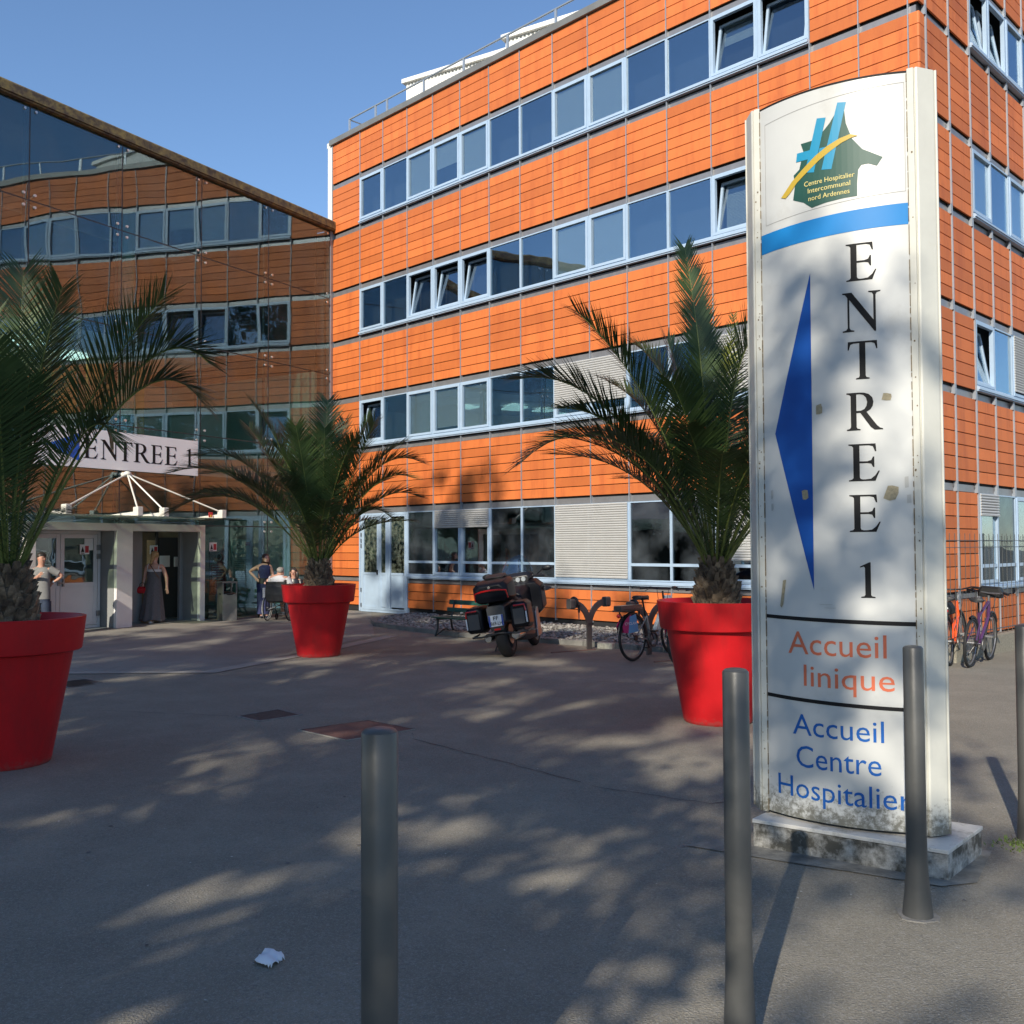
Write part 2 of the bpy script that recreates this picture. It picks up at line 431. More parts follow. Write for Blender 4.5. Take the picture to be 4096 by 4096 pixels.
for i, x in enumerate(xsB):
    if 2 < i < NB+1:
        segs = [(sys_rows[k-1]-.155, sys_rows[k]-1.352) for k in (1, 2, 3)] + [(sys_rows[3]-.155, TOP), (.12, H1-1.761)]
    else: segs = [(.12, TOP)]
    for a, b in segs: fin(TB, x, a, b, .026, .011)
    for k in range(4):
        rl = RL[False]
        for zz in (sys_rows[k], sys_rows[k]-(1.352 if k else 1.761)):
            rl.prism([(-.024, zz-.16), (.05, zz-.16), (-.024, zz+.005)], x-.05, x-.012, 'x')
clA.build('cladding', m_clad, ob)
m_clad2 = m_clad
clB.build('cladding', m_clad2, ob)
for q in RL.values(): q.build('cladding_rail', m_fin, ob)
for q in BD.values(): q.build('metal_band', m_band, ob)
bk2.build('cladding_backing', m_back, ob)
# coping, roof slab, end return
c_ = MB(); c_.box(-1.33, LEN+.07, -.07, .30, TOP+.005, TOP+.15); c_.box(LEN-.30, LEN+.07, .30, 9.0, TOP+.005, TOP+.15)
c_.build('coping', m_cop, ob, bevel=.006)
r_ = MB(); r_.box(-1.24, LEN-.32, .32, 9.0, 12.305, 12.36); r_.build('roof', m_cop, ob)
e_ = MB(); e_.box(-1.46, -1.262, -.01, 8.9, 9.6, TOP-.01); e_.box(-1.52, -1.262, .0, 8.9, TOP, TOP+.14)
e_.build('end_wall', mat('light_grey_sheet', (.62, .63, .61), .5, var=.05), ob)
# roof railing
rr = MB(); rz_ = 12.98
rr.tube([(-.62, .10, rz_), (15, .10, rz_)], .022, 8); rr.tube([(-.62, .10, rz_-.01), (-.62, 2.4, rz_-.01)], .018, 6)
rr.tube([(-.62, .10, rz_-.21), (-.62, 2.4, rz_-.21)], .012, 6) if False else None
for x in [-.62, .52, 1.0, 2.45, 3.9, 5.35, 6.8, 8.25, 9.7, 11.1]:
    rr.box(x-.03, x+.03, .085, .115, TOP+.15, rz_)
for y in (1.2, 2.4): rr.box(-.64, -.60, y-.015, y+.015, 12.36, rz_)
rr.build('railing', mat('galvanised_rail', (.42, .46, .50), .4, metal=.6), ob)
# roof plant rooms: ribbed white sheet
_ca, _sa = cos(PHA), sin(PHA)
for nm, x0, x1, y0, y1, zt, lab in (('roof_plant_room', 0, 3.6, 0, 3.0, 14.2, 'white ribbed metal plant room behind the roof railing, left one'),
                                   ('roof_plant_room', 3.73, 8.5, -.97, 2.0, 13.95, 'white ribbed metal plant room higher up the roof, partly hidden by the parapet')):
    rt = thing(nm, lab, 'plant room', (-3.896-1.5*_sa, 24.858+1.5*_ca, 12.36), PHA+.255, 'plant rooms on the roof')
    w_ = MB(); n = int((x1-x0)/.11)
    zt -= 12.36
    w_.box(x0, x1, y0+.03, y1, 0, zt)
    for i in range(n):
        xx = x0+i*.11; w_.prism([(xx+.02, y0+.03), (xx+.035, y0), (xx+.065, y0), (xx+.08, y0+.03)], 0, zt, 'z')
    m = int((y1-y0)/.11)
    for i in range(m):
        yy = y0+.03+i*.11; w_.prism([(x0, yy+.02), (x0-.03, yy+.035), (x0-.03, yy+.065), (x0, yy+.08)], 0, zt, 'z')
    w_.build('wall', mat('white_ribbed_sheet', (.74, .73, .69), .5, var=.05), rt)
    w_ = MB(); w_.box(x0-.08, x1+.08, y0-.08, y1+.08, zt+.002, zt+.11); w_.build('roof', mat('white_ribbed_sheet', (0, 0, 0)), rt)

# ---- windows
m_room = mat('office_interior', (.10, .10, .095), .9, var=.3, vscale=1.5)
def window(T, x0, x1, z0, z1, kind, parent=ob, blind=None, trans=None, lab=None):
    """kinds: fixed, op (casement with its own sash), tilt (bottom-hung, open at the top)"""
    fr = MB(T); a = .024
    fr.frame(x0+.002, x1-.002, -.012, .06, z0, z1, a)
    if kind != 'fixed':
        fr.frame(x0+.026, x1-.026, -.03, .035, z0+.026, z1-.026, .052) if kind == 'op' else None
    if trans:
        fr.box(x0+a, x1-a, -.012, .05, trans, trans+.055)
    if kind == 'tilt':
        fr.frame(x0+.026, x1-.026, -.02, .05, z0+.026, z1-.026, .045)
    o = fr.build('window', m_blue, parent)
    if lab: o['label'] = lab
    b = .085 if kind == 'op' else (.075 if kind == 'tilt' else a)
    if kind == 'tilt':
        T2 = (lambda x, y, z: T(x, y+(z-z0-.08)*.17+.0, z))
        sh = MB(T2); sh.frame(x0+.075, x1-.075, .03, .075, z0+.075, z1-.10, .045); sh.build('sash', m_blue, o)
        p = MB(T2); p.box(x0+.12, x1-.12, .05, .058, z0+.12, z1-.145); p.build('pane', m_pane, o)
        ty = .2
    else:
        p = MB(T)
        dirty = (z0 < 1.3 and kind == 'fixed')
        if trans: p.box(x0+b, x1-b, .01, .018, z0+b, trans-.001); p.box(x0+b, x1-b, .01, .018, trans+.056, z1-b)
        else: p.box(x0+b, x1-b, .01, .018, z0+b, z1-b)
        p.build('pane', m_pane_dirty if dirty else m_pane, o)
    if blind:
        bl = MB(T); zt = z1-b; zb = zt-(zt-z0-b)*blind; z = zt
        y0 = .045 if kind != 'tilt' else .34
        while z > zb:
            bl.box(x0+b+.01, x1-b-.01, y0, y0+.012, z-.020, z-.004); z -= .026
        bl.build('blind', m_blind, o)
    return o
def shutter(T, x0, x1, z0, z1, low):
    """roller shutter lowered to the height low"""
    s = MB(lambda x, y, z_: T(x, y-.042, z_)); z = z1-.004
    while z > low+.02:
        s.prism([(-.002, z-.042), (.012, z-.042), (.012, z-.002), (-.002, z-.006), (-.010, z-.024)], x0+.03, x1-.03, 'x'); z -= .046
    s.box(x0+.03, x1-.03, -.014, .01, low, z-.001)
    return s.build('roller_shutter', m_shut, ob)
KINDS = {3: {1: 'op', 2: 'fixed', 3: 'op', 4: 'op', 5: 'op', 6: 'fixed', 7: 'fixed', 8: 'op', 9: 'op', 10: 'fixed', 11: 'fixed', 12: 'tilt', 13: 'tilt'},
         2: {1: 'op', 2: 'fixed', 3: 'tilt', 4: 'tilt', 5: 'tilt', 6: 'fixed', 7: 'fixed', 8: 'op', 9: 'op', 10: 'fixed', 11: 'fixed', 12: 'tilt', 13: 'op'},
         1: {1: 'tilt', 2: 'fixed', 3: 'op', 4: 'op', 5: 'op', 6: 'fixed', 7: 'fixed', 8: 'op', 9: 'op', 10: 'fixed', 11: 'fixed', 12: 'op', 13: 'op'}}
BLN = {(3, 3): .95, (3, 9): 1, (3, 4): .55, (2, 8): 1, (2, 9): 1, (2, 12): 1, (1, 3): 1, (1, 4): .93, (1, 5): 1, (2, 1): 0, (3, 8): 1, (3, 5): .97, (3, 12): .35}
for k in (3, 2, 1):
    z0 = sys_rows[k]-1.352+.075; z1 = sys_rows[k]-.158
    for i in range(1, 14):
        kd = KINDS[k][i]; bl = BLN.get((k, i)); bl = bl if bl else None
        if k == 1 and i in (8, 9, 12, 13): kd = 'op'; bl = None
        window(TA, (i-1)*W, i*W, z0, z1, kd, blind=bl)
    if k == 1:
        shutter(TA, 7*W, 9*W, z0, z1, z0+.25); shutter(TA, 11*W, 13*W, z0, z1, z0+.05)
z0 = H1-1.761+.08; z1 = H1-.158; TR = z0+.285
for i in range(3, 14):
    kd = 'fixed'
    if i in (4, 5, 8, 9, 12, 13): kd = 'op'
    window(TA, (i-1)*W, i*W, z0, z1, kd, trans=TR)
shutter(TA, 3*W+.05, 5*W, z0, z1, z1-.42); shutter(TA, 7*W, 9*W, z0, z1, z0+.06); shutter(TA, 11*W, 13*W, z0, z1, z0+.42)
for k in (3, 2, 1, 0):
    z0_, z1_, kk = (sys_rows[k]-1.352+.075, sys_rows[k]-.158, k) if k else (z0, z1, 0)
    for i in range(2, NB):
        kd = ['op', 'fixed', 'op', 'fixed', 'fixed', 'op'][(i-2) % 6]
        if k in (1, 3) and i in (2,): kd = 'tilt'
        if k == 3 and i == 3: kd = 'tilt'
        window(TB, xsB[i], xsB[i+1], z0_, z1_, kd, trans=TR if k == 0 else None, blind=(1 if (k, i) in ((2, 4), (2, 2)) else None))
    if k == 1: shutter(TB, xsB[4], xsB[5], z0_, z1_, z0_+.12)
    if k == 0: shutter(TB, xsB[2], xsB[3], z0_, z1_, z1_-.36)
# sills: projecting pale blue profile under every window row
for T, xa, xb in ((TA, 0, 13*W), (TB, xsB[2], xsB[-1])):
    for k in range(4):
        S = sys_rows[k]-1.352 if k else H1-1.761
        s_ = MB(T); x_ = 1.98*1 if (k == 0 and T is TA) else xa
        s_.prism([(-.075, S+.012), (.055, S+.012), (.055, S+.073), (-.035, S+.073), (-.075, S+.045)], x_+.002, xb-.002, 'x')
        s_.box(x_+.002, xb-.002, -.055, .02, S-.012, S+.010)
        s_.build('window_sill', m_blue, ob)
jm = MB(TA); jm.box(-.002, .045, -.03, .0, .02, H1-.155); jm.build('door_jamb', m_blue, ob)
for k in (1, 2, 3):
    jm = MB(TA); jm.box(.0, .05, -.028, -.013, sys_rows[k]-1.34+.075, sys_rows[k]-.16); jm.build('window_jamb', m_blue, ob)
# ---- blue service door, bays 1-2
dz = H1-.16
d = MB(TA); d.frame(.05, 1.94, -.02, .06, .01, dz, .055); d.box(1.17, 1.235, -.024, .055, .065, dz-.055)
dr = d.build('door_frame', m_blue, ob)
for x0, x1, nm in ((.115, .83, 'door'), (.84, 1.165, 'door'), (1.24, 1.885, 'side_light')):
    l_ = MB(TA); zp = 1.0; w = .085 if x1-x0 > .5 else .07
    l_.frame(x0, x1, -.03, .02, .07, dz-.06, w) if nm == 'door' else l_.frame(x0, x1, -.03, .02, .07, dz-.06, .045)
    l_.box(x0+w, x1-w, -.03, .02, zp-.06, zp)
    l_.box(x0+w*.9, x1-w*.9, -.018, .0, .15, zp-.061)
    o = l_.build(nm, m_blue, ob, bevel=.003)
    p = MB(TA); p.box(x0+w*.9, x1-w*.9, -.008, .0, zp+.001, dz-.062-w*.9); p.build('pane', glass('door_glass', .16, (.34, .46, .38), wav=.003, wscale=4, dust=(.42, .46, .36), dustamt=.4, dustscale=9) if 'door_glass' not in MATS else MATS['door_glass'], o)
    if x1-x0 > .6 and nm == 'door':
        h = MB(TA); h.box(x1-.05, x1-.03, -.07, -.03, .95, 1.07); h.build('handle', m_black, o)
        q = MB(TA); q.box(x0+.27, x0+.50, .006, .009, 1.32, 1.63); q.build('notice', mat('pale_paper', (.55, .62, .46), .8), o)
        for hz in (1.75, 1.9, 2.3, .25): pass
        hg = MB(TA)
        for hz in (.12, .5, 1.62, 1.75, 1.9): hg.box(x0-.03, x0-.005, -.045, -.03, hz, hz+.1)
        hg.build('hinge', m_steel, o)
# ------------------------------------------------------------------ glass building
PHG = math.atan2(.865, .502)
gb = thing('glass_building', 'glass fronted entrance hall with bolted panes reflecting the orange building', 'building', (-4.772, 25.738, 0), PHG)
# local frame: x to the right along the glass, y inward, z up (s = -x)
GX = [-12.9, -10.8, -8.714, -6.635, -4.509, -2.386, -.12]
GZ = [0.03, 2.14, 4.178, 6.214, 8.253, 10.10]
DEEP = 8.0
random.seed(11)
m_mul = mat('mullion_dark', (.05, .052, .055), .4, metal=.4)
def curtain_pane(x0, x1, z0, z1, name='glass_pane'):
    p = MB(); g_ = .012
    cx, cz = (x0+x1)/2, (z0+z1)/2
    ax = random.uniform(-1, 1)*.0022; az = random.uniform(-1, 1)*.0022
    p.T = lambda x, y, z: (x, y+(x-cx)*ax+(z-cz)*az, z)
    p.box(x0+g_, x1-g_, -.006, .006, z0+g_, z1-g_)
    p.build(name, m_curt, gb)
for i in range(len(GX)-1):
    for j in range(5):
        if j == 0 and i in (0, 1, 2, 3): continue
        curtain_pane(GX[i], GX[i+1], GZ[j], GZ[j+1])
curtain_pane(-4.38, -4.509+.0, 0.03, 2.14) if False else None
cq = MB(); cq.box(-.112, -.02, -.02, .20, 0, 10.08); cq.box(-.018, .10, .02, .2, 0, 10.08); cq.box(-.10, -.03, .21, 5.9, 0, 10.08); cq.build('corner_post', m_fin, gb)
# silicone joints + mullion tubes behind
for i, x in enumerate(GX):
    mu = MB(); mu.box(x-.011, x+.011, -.002, .010, 2.15 if x < -4.4 else .03, 10.1); mu.tube([(x, .16, .0 if x > -4.4 else 2.2), (x, .16, 10.0)], .035, 8)
    mu.build('mullion', m_mul, gb)
jo = MB()
for z in GZ[1:5]: jo.box(GX[0], GX[-1], -.0015, .0095, z-.009, z+.009)
jo.build('joint', m_mul, gb)
# spider fittings: four round bolts round each crossing
m_bolt = mat('bolt_steel', (.62, .62, .60), .3, metal=.9)
for i in range(1, len(GX)):
    for j in range(1, 6):
        x, z = GX[i], GZ[j]
        b_ = MB()
        for sx in (-1, 1):
            for sz in (-1, 1):
                X = x+sx*.115; Z = z+sz*.115
                if j == 5 and sz == 1: continue
                if i == len(GX)-1 and sx == 1: continue
                b_.tube([(X, -.030, Z), (X, -.006, Z)], [.026, .032], 12)
                b_.tube([(X, .006, Z), (x, .12, z)], .012, 6)
        b_.build('spider_fitting', m_bolt, gb, smooth=True)
# roof edge with lichen
m_edge = mat('weathered_edge', (.085, .066, .048), .85, var=.3, vscale=3, bump=.6, bscale=25, dirt=(.24, .19, .07), dscale=6, damt=.46)
e = MB(); e.prism([(-.14, 10.12), (.25, 10.12), (.25, 10.36), (-.10, 10.34), (-.14, 10.30)], -13.2, .06, 'x'); e.box(-13.2, .06, -.11, .2, 10.085, 10.118)
e.build('roof_edge', m_edge, gb, bevel=.008)
ro = MB(); ro.box(-13.2, -.02, .26, DEEP, 10.14, 10.30); ro.build('roof', m_cop, gb)
# interior: floors, back walls, ceilings
m_int = mat('pale_green_wall', (.50, .66, .56), .8, var=.05); m_yel = mat('yellow_wall', (.62, .45, .14), .8, var=.05)
m_flr = mat('hall_floor', (.20, .22, .21), .35, var=.1)
it = MB(); it.box(-12.95, -.35, 5.8, 5.9, 0, 6.3); it.box(-.35, -.28, .3, 5.9, 0, 6.3); it.build('inner_wall', m_int, gb)
it = MB(); it.box(-12.95, -.35, 5.8, 5.9, 6.3, 10.1); it.box(-.35, -.28, .3, 5.9, 6.3, 10.1); it.box(-13.1, -13.0, .3, 5.9, 0, 10.1); it.build('inner_wall', mat('dark_inner_wall', (.045, .055, .065), .8), gb)  # gloom put into the upper wall colour so the top panes look dark
it = MB(); it.box(-12.8, -.4, .9, 5.8, 3.35, 3.6); it.box(-12.8, -2.6, 1.6, 5.8, 6.2, 6.42); it.build('floor_slab', m_wall, gb)
it = MB(); it.box(-12.8, -4.6, 4.2, 4.3, 3.62, 6.15); it.box(-5.2, -3.6, 3.0, 3.08, 3.62, 6.15); it.build('inner_partition', m_yel, gb)
it = MB(); it.box(-10.8, -7.9, 2.3, 2.36, 6.45, 7.35); it.tube([(-9.2, 3.1, 6.45), (-9.2, 3.1, 9.9)], .45, 24); it.tube([(-4.2, 3.0, 3.6), (-4.2, 3.0, 9.9)], .22, 16)
it.build('inner_column', mat('pale_teal', (.42, .70, .62), .6), gb)
it = MB(); it.box(-12.9, -.3, .02, 5.8, .012, .02); it.build('hall_floor', m_flr, gb)
m_lamp = bpy.data.materials.new('lit_ceiling_panel'); m_lamp.use_nodes = True
_b = m_lamp.node_tree.nodes['Principled BSDF']; _b.inputs['Emission Color'].default_value = (.9, 1, .9, 1); _b.inputs['Emission Strength'].default_value = 1.6
for (x, y, z) in ((-8.2, 2.6, 6.12), (-7.1, 2.6, 6.12), (-5.6, 3.2, 6.12), (-9.8, 3.6, 6.12)):
    c = MB(); c.box(x-.32, x+.32, y-.32, y+.32, z-.02, z+.03); c.build('ceiling_light', m_lamp, gb)
# notice boards behind the lower glass
m_teal = mat('pale_teal_board', (.30, .46, .42), .7); m_dred = mat('dark_red_print', (.22, .03, .035), .7); m_ppr = mat('white_paper', (.72, .73, .72), .8)
bo = MB(); bo.box(-3.26, -2.66, .28, .32, .62, 1.84); bo = bo.build('notice_board', m_teal, gb)
t_ = MB(); put2d(t_, text2d('B', -3.11, -2.99, 1.61, .17, step=0), lambda x, y: (x, .277, y))
random.seed(3)
for i in range(17):
    z = 1.48-i*.045; t_.box(-3.19, -3.19+random.uniform(.35, .47), .276, .279, z, z+.010)
t_.build('lettering', mat('dark_teal_print', (.04, .10, .10), .7), bo)
t_ = MB(); t_.box(-2.84, -2.68, .276, .279, 1.69, 1.77); t_.build('red_label', m_dred, bo)
bo = MB(); bo.box(-3.92, -3.42, .30, .33, .55, 1.86); bo = bo.build('poster', mat('teal_poster', (.05, .12, .13), .6), gb)
t_ = MB(); t_.poly([(-3.88, .296, .9), (-3.46, .296, .9), (-3.46, .296, 1.85)]); t_.poly([(-3.9, .295, .6), (-3.44, .295, .6), (-3.44, .295, 1.25), (-3.9, .295, 1.25)]); t_.build('red_field', m_dred, bo)
t_ = MB(); t_.torus((-3.66, .292, 1.42), (0, 1, 0), .075, .014, 24, 6); put2d(t_, text2d(',', -3.84, -3.80, 1.33, .14, step=0), lambda x, y: (x, .29, y)); put2d(t_, text2d(',', -3.56, -3.52, 1.33, .14, step=0), lambda x, y: (x, .29, y))
for i in range(6): t_.box(-3.86, -3.86+random.uniform(.26, .36), .288, .291, 1.2-i*.06, 1.215-i*.06)
for i in range(6):
    for j in range(7):
        t_.box(-3.78+i*.05, -3.755+i*.05, .286, .29, .62+j*.035, .64+j*.035)
t_.build('lettering', m_ppr, bo)

# ------------------------------------------------------------------ entrance portal
pt = thing('entrance_portal', 'off white concrete portal with closed white door on the left and open doorway right', 'entrance', (-4.772, 25.738, 0), PHG)
px0, xa1, xa2, xb1, xb2, px1 = -8.70, -8.51, -6.72, -6.33, -4.53, -4.385
ZO = 2.0; DP = .54
w_ = MB()
w_.box(px0, xa1, -.05, DP, .0, 2.15); w_.box(xa2, xb1, -.05, DP, .0, 2.15); w_.box(xb2, px1, -.05, DP, 0, 2.15)
w_.box(xa1, xa2, -.05, DP, ZO, 2.15); w_.box(xb1, xb2, -.05, DP, ZO, 2.15)
w_.build('portal_frame', m_wall, pt, bevel=.006)
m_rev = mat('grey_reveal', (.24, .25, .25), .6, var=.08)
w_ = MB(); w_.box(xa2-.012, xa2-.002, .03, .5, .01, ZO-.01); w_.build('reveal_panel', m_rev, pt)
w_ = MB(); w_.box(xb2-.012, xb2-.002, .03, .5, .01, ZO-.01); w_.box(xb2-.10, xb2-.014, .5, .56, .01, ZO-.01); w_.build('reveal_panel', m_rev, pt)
# left: double white door
m_door = mat('white_door', (.62, .61, .61), .42, var=.04)
fr = MB(); fr.frame(xa1+.002, xa2-.03, .42, .50, .01, ZO-.004, .06); fr.build('door_frame', m_door, pt, bevel=.004)
xm = -7.66
for x0, x1, hs in ((xa1+.066, xm-.005, 0), (xm+.005, xa2-.096, 1)):
    d = MB(); d.frame(x0, x1, .435, .475, .08, ZO-.07, .085); d.box(x0+.085, x1-.085, .435, .475, .86, .95)
    d.box(x0+.084, x1-.084, .445, .465, .16, .861)
    do = d.build('door', m_door, pt, bevel=.004)
    p = MB(); p.box(x0+.084, x1-.084, .452, .458, .951, ZO-.154); p.build('pane', glass('portal_door_glass', .13, (.45, .5, .48), wav=.003, wscale=3) if 'portal_door_glass' not in MATS else MATS['portal_door_glass'], do)
    if hs:
        h = MB(); h.box(x0+.03, x0+.055, .38, .435, .88, 1.04); h.box(x0-.06, x0+.055, .375, .39, .94, .965); h.build('handle', m_steel, do)
        h = MB()
        for hz in (1.60, 1.42, .25): h.box(x1-.02, x1+.05, .40, .434, hz, hz+.11)
        h.build('hinge', m_steel, do)
        n = MB(); n.box(x1-.30, x1-.10, .440, .443, 1.60, 1.84); n.build('notice', m_ppr, do)
    else:
        h = MB(); h.box(x1-.06, x1-.02, .40, .435, .90, 1.08); h.build('handle', m_steel, do)
# room behind the doors
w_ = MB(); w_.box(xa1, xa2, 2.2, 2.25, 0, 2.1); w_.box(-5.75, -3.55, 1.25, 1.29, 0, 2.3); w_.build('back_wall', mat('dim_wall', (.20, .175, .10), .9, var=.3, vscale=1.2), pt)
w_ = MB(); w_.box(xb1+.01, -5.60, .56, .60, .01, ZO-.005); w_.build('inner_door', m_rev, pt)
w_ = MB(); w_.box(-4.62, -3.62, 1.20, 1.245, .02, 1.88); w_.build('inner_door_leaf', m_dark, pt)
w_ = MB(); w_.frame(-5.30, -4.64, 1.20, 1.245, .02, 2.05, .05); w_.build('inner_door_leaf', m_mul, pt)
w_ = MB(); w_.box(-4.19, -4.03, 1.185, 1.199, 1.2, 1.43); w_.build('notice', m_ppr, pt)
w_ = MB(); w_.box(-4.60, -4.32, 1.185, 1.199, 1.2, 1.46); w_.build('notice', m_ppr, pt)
# no smoking style notices
def warn(x, y, z, lab):
    t = thing('door_notice', lab, 'notice', (-4.772, 25.738, 0), PHG, 'small white and red notices at the entrance')
    a = MB(); a.box(x-.11, x+.11, y, y+.003, z-.1, z+.1); a.build('panel', m_ppr, t)
    a = MB(); a.poly([(x-.085, y-.002, z-.055), (x-.005, y-.002, z-.055), (x-.045, y-.002, z+.06)]); a.box(x-.085, x-.005, y-.003, y-.001, z-.085, z-.07); a.build('symbol', m_ink, t)
    a = MB(); a.box(x+.01, x+.095, y-.003, y-.001, z-.07, z+.07); a.build('red_field', mat('notice_red', (.42, .03, .04), .6), t)
warn(-4.12, -.014, 1.66, 'white notice with black triangle and red field on the glass right of the portal')
warn(-4.78, 1.18, 1.60, 'white notice with black triangle and red field inside the open doorway')
warn(-7.12, .43, 1.62, 'white notice with black triangle and red field on the closed white door')

# ------------------------------------------------------------------ canopy
cn = thing('glass_canopy', 'glass canopy hung on white steel rods above the entrance portal', 'canopy', (-4.772, 25.738, 0), PHG)
def cz(y): return 2.215 - y*.035      # rises outwards (y negative outside)
m_can = glass('canopy_glass', .12, (.62, .70, .60), dust=(.42, .42, .30), dustamt=.55, dustscale=2)
for x0, x1 in ((-9.35, -7.72), (-7.70, -6.10), (-6.08, -4.42)):
    c = MB(); c.T = lambda x, y, z: (x, y, z+cz(y)); c.box(x0, x1, -1.22, -.03, 0, .016); c.build('glass_sheet', m_can, cn)
m_wst = mat('white_steel', (.70, .69, .62), .4, var=.12, vscale=6, dirt=(.40, .37, .28), dscale=8, damt=.3)
AX = [-8.62, -7.05, -6.42, -4.88]; AP = (-6.60, -.20, 3.17)
for x in AX:
    c = MB(); c.T = lambda x_, y, z: (x_, y, z+cz(y))
    c.prism([(-1.15, .02), (-.05, .02), (-.05, .075), (-1.0, .11), (-1.15, .07)], x-.035, x+.035, 'x')
    c.box(x-.06, x+.06, -1.17, -1.02, .02, .20)
    c.build('bracket_arm', m_wst, cn, bevel=.008)
for x in AX:
    c = MB(); e1 = (x, -1.09, cz(-1.09)+.15); c.tube([AP, e1], .017, 8); c.build('tie_rod', m_wst, cn, smooth=True)
c = MB(); c.ell(AP, (.085, .07, .055)); c.tube([AP, (-6.635, .0, 3.17)], .035, 10); c.tube([(-6.70, -.18, 3.14), (-6.50, -.18, 3.14)], .045, 10)
c.build('rod_anchor', m_wst, cn, smooth=True)
# small red sign on the canopy
rs = thing('red_warning_sign', 'small red sign with a yellow flame standing on the glass canopy', 'sign', (-4.772, 25.738, 0), PHG)
a = MB(); a.box(-5.07, -4.96, -.905, -.895, 2.295, 2.41); a.build('panel', mat('sign_red', (.55, .03, .03), .5), rs)
a = MB(); a.prism([(-5.035, 2.305), (-4.995, 2.305), (-4.998, 2.33), (-5.015, 2.355), (-5.03, 2.33)], -.908, -.9055, 'y'); a.build('symbol', mat('flame_yellow', (.8, .5, .05), .5), rs)
# ------------------------------------------------------------------ banner
bn = thing('banner_sign', 'long white banner reading ENTREE 1 in black serif letters with a blue arrow', 'sign', (-4.772, 25.738, 0), PHG)
a = MB(); a.box(-8.62, -4.645, -.085, -.06, 3.245, 4.025); a.build('panel', mat('banner_white', (.88, .88, .88), .6, var=.02), bn)
a = MB(); BX = {}
for ch, xa, xb in (('E', -7.552, -7.214), ('N', -7.16, -6.735), ('T', -6.745, -6.394), ('R', -6.362, -5.936), ('E', -5.925, -5.615), ('E', -5.564, -5.22), ('1', -4.98, -4.80)):
    h_ = .40; put2d(a, glyph(ch, xa, 3.435, h_, ((xb-xa)/h_)/(GLY[ch][0]), 0), lambda u, v: (u, -.088, v))
a.build('lettering', m_ink, bn)
a = MB(); a.poly([(-7.64, -.088, 3.36), (-7.64, -.088, 3.92), (-8.35, -.088, 3.64)]); a.build('arrow', mat('sign_blue', (.01, .13, .62), .45), bn)
a = MB()
for xx in (-8.5, -6.635, -4.75): a.box(xx-.012, xx+.012, -.058, -.02, 3.20, 4.07)
a.build('fixing', m_mul, bn)
wp = MB(); wp.box(-12.4, -9.3, -.10, -.06, 2.5, 3.95); wp = wp.build('wall_panel', mat('pale_lilac_panel', (.66, .64, .74), .6)); wp.location = (-4.772, 25.738, 0); wp.rotation_euler = (0, 0, PHG)
tag(wp, 'plain pale panel on the glass front behind the left palm', 'panel')
# ------------------------------------------------------------------ totem sign
PHT = math.atan2(-.571, .821)
tt = thing('totem_sign', 'tall white curved totem sign with blue arrow and vertical ENTREE 1 on stained plinth', 'sign', (1.312, 5.368, 0), PHT)
T0, T1 = .036, .834; TC = (T0+T1)/2; SAG = .09; RR = (((T1-T0)/2)**2+SAG**2)/(2*SAG)
def bul(t): return math.sqrt(max(RR*RR-(t-TC)**2, 0))-(RR-SAG)
def fy(t, o=0.): return .15-bul(t)-o
m_tot = mat('totem_enamel', (.53, .54, .53), .38, var=.05, vscale=2.2, spec=.5, dirt=(.43, .43, .41), dscale=3.1, damt=.30)
m_post = mat('totem_post', (.55, .55, .50), .45, var=.05, vscale=5, dirt=(.48, .46, .38), dscale=6, damt=.28)
ZB, ZT = .172, 4.125
mt = m_tot.node_tree   # fine vertical run marks and grime rising from the foot
def add_foot_grime(m, z0, z1, col, amt):
    n = m.node_tree.nodes; l = m.node_tree.links; b = n['Principled BSDF']; src = b.inputs['Base Color'].links[0].from_socket
    tc = n.new('ShaderNodeTexCoord'); sp = n.new('ShaderNodeSeparateXYZ'); l.new(tc.outputs['Object'], sp.inputs[0])
    mr = n.new('ShaderNodeMapRange'); mr.inputs[1].default_value = z0; mr.inputs[2].default_value = z1; mr.inputs[3].default_value = .22; mr.inputs[4].default_value = -.25
    l.new(sp.outputs[2], mr.inputs[0])
    nz = n.new('ShaderNodeTexNoise'); nz.inputs['Scale'].default_value = 28; nz.inputs['Detail'].default_value = 8; nz.inputs['Roughness'].default_value = .75
    l.new(tc.outputs['Object'], nz.inputs['Vector'])
    ad = n.new('ShaderNodeMath'); ad.operation = 'ADD'; l.new(nz.outputs['Fac'], ad.inputs[0]); l.new(mr.outputs[0], ad.inputs[1])
    m2 = n.new('ShaderNodeMapRange'); m2.inputs[1].default_value = .55; m2.inputs[2].default_value = .72; m2.inputs[4].default_value = amt
    l.new(ad.outputs[0], m2.inputs[0])
    mx = n.new('ShaderNodeMix'); mx.data_type = 'RGBA'; l.new(m2.outputs[0], mx.inputs[0]); l.new(src, mx.inputs[6]); mx.inputs[7].default_value = (*col, 1)
    l.new(mx.outputs[2], b.inputs['Base Color'])
add_foot_grime(m_tot, ZB, .55, (.10, .095, .07), .85); add_foot_grime(m_post, ZB, .5, (.12, .11, .08), .85)
NS = 28
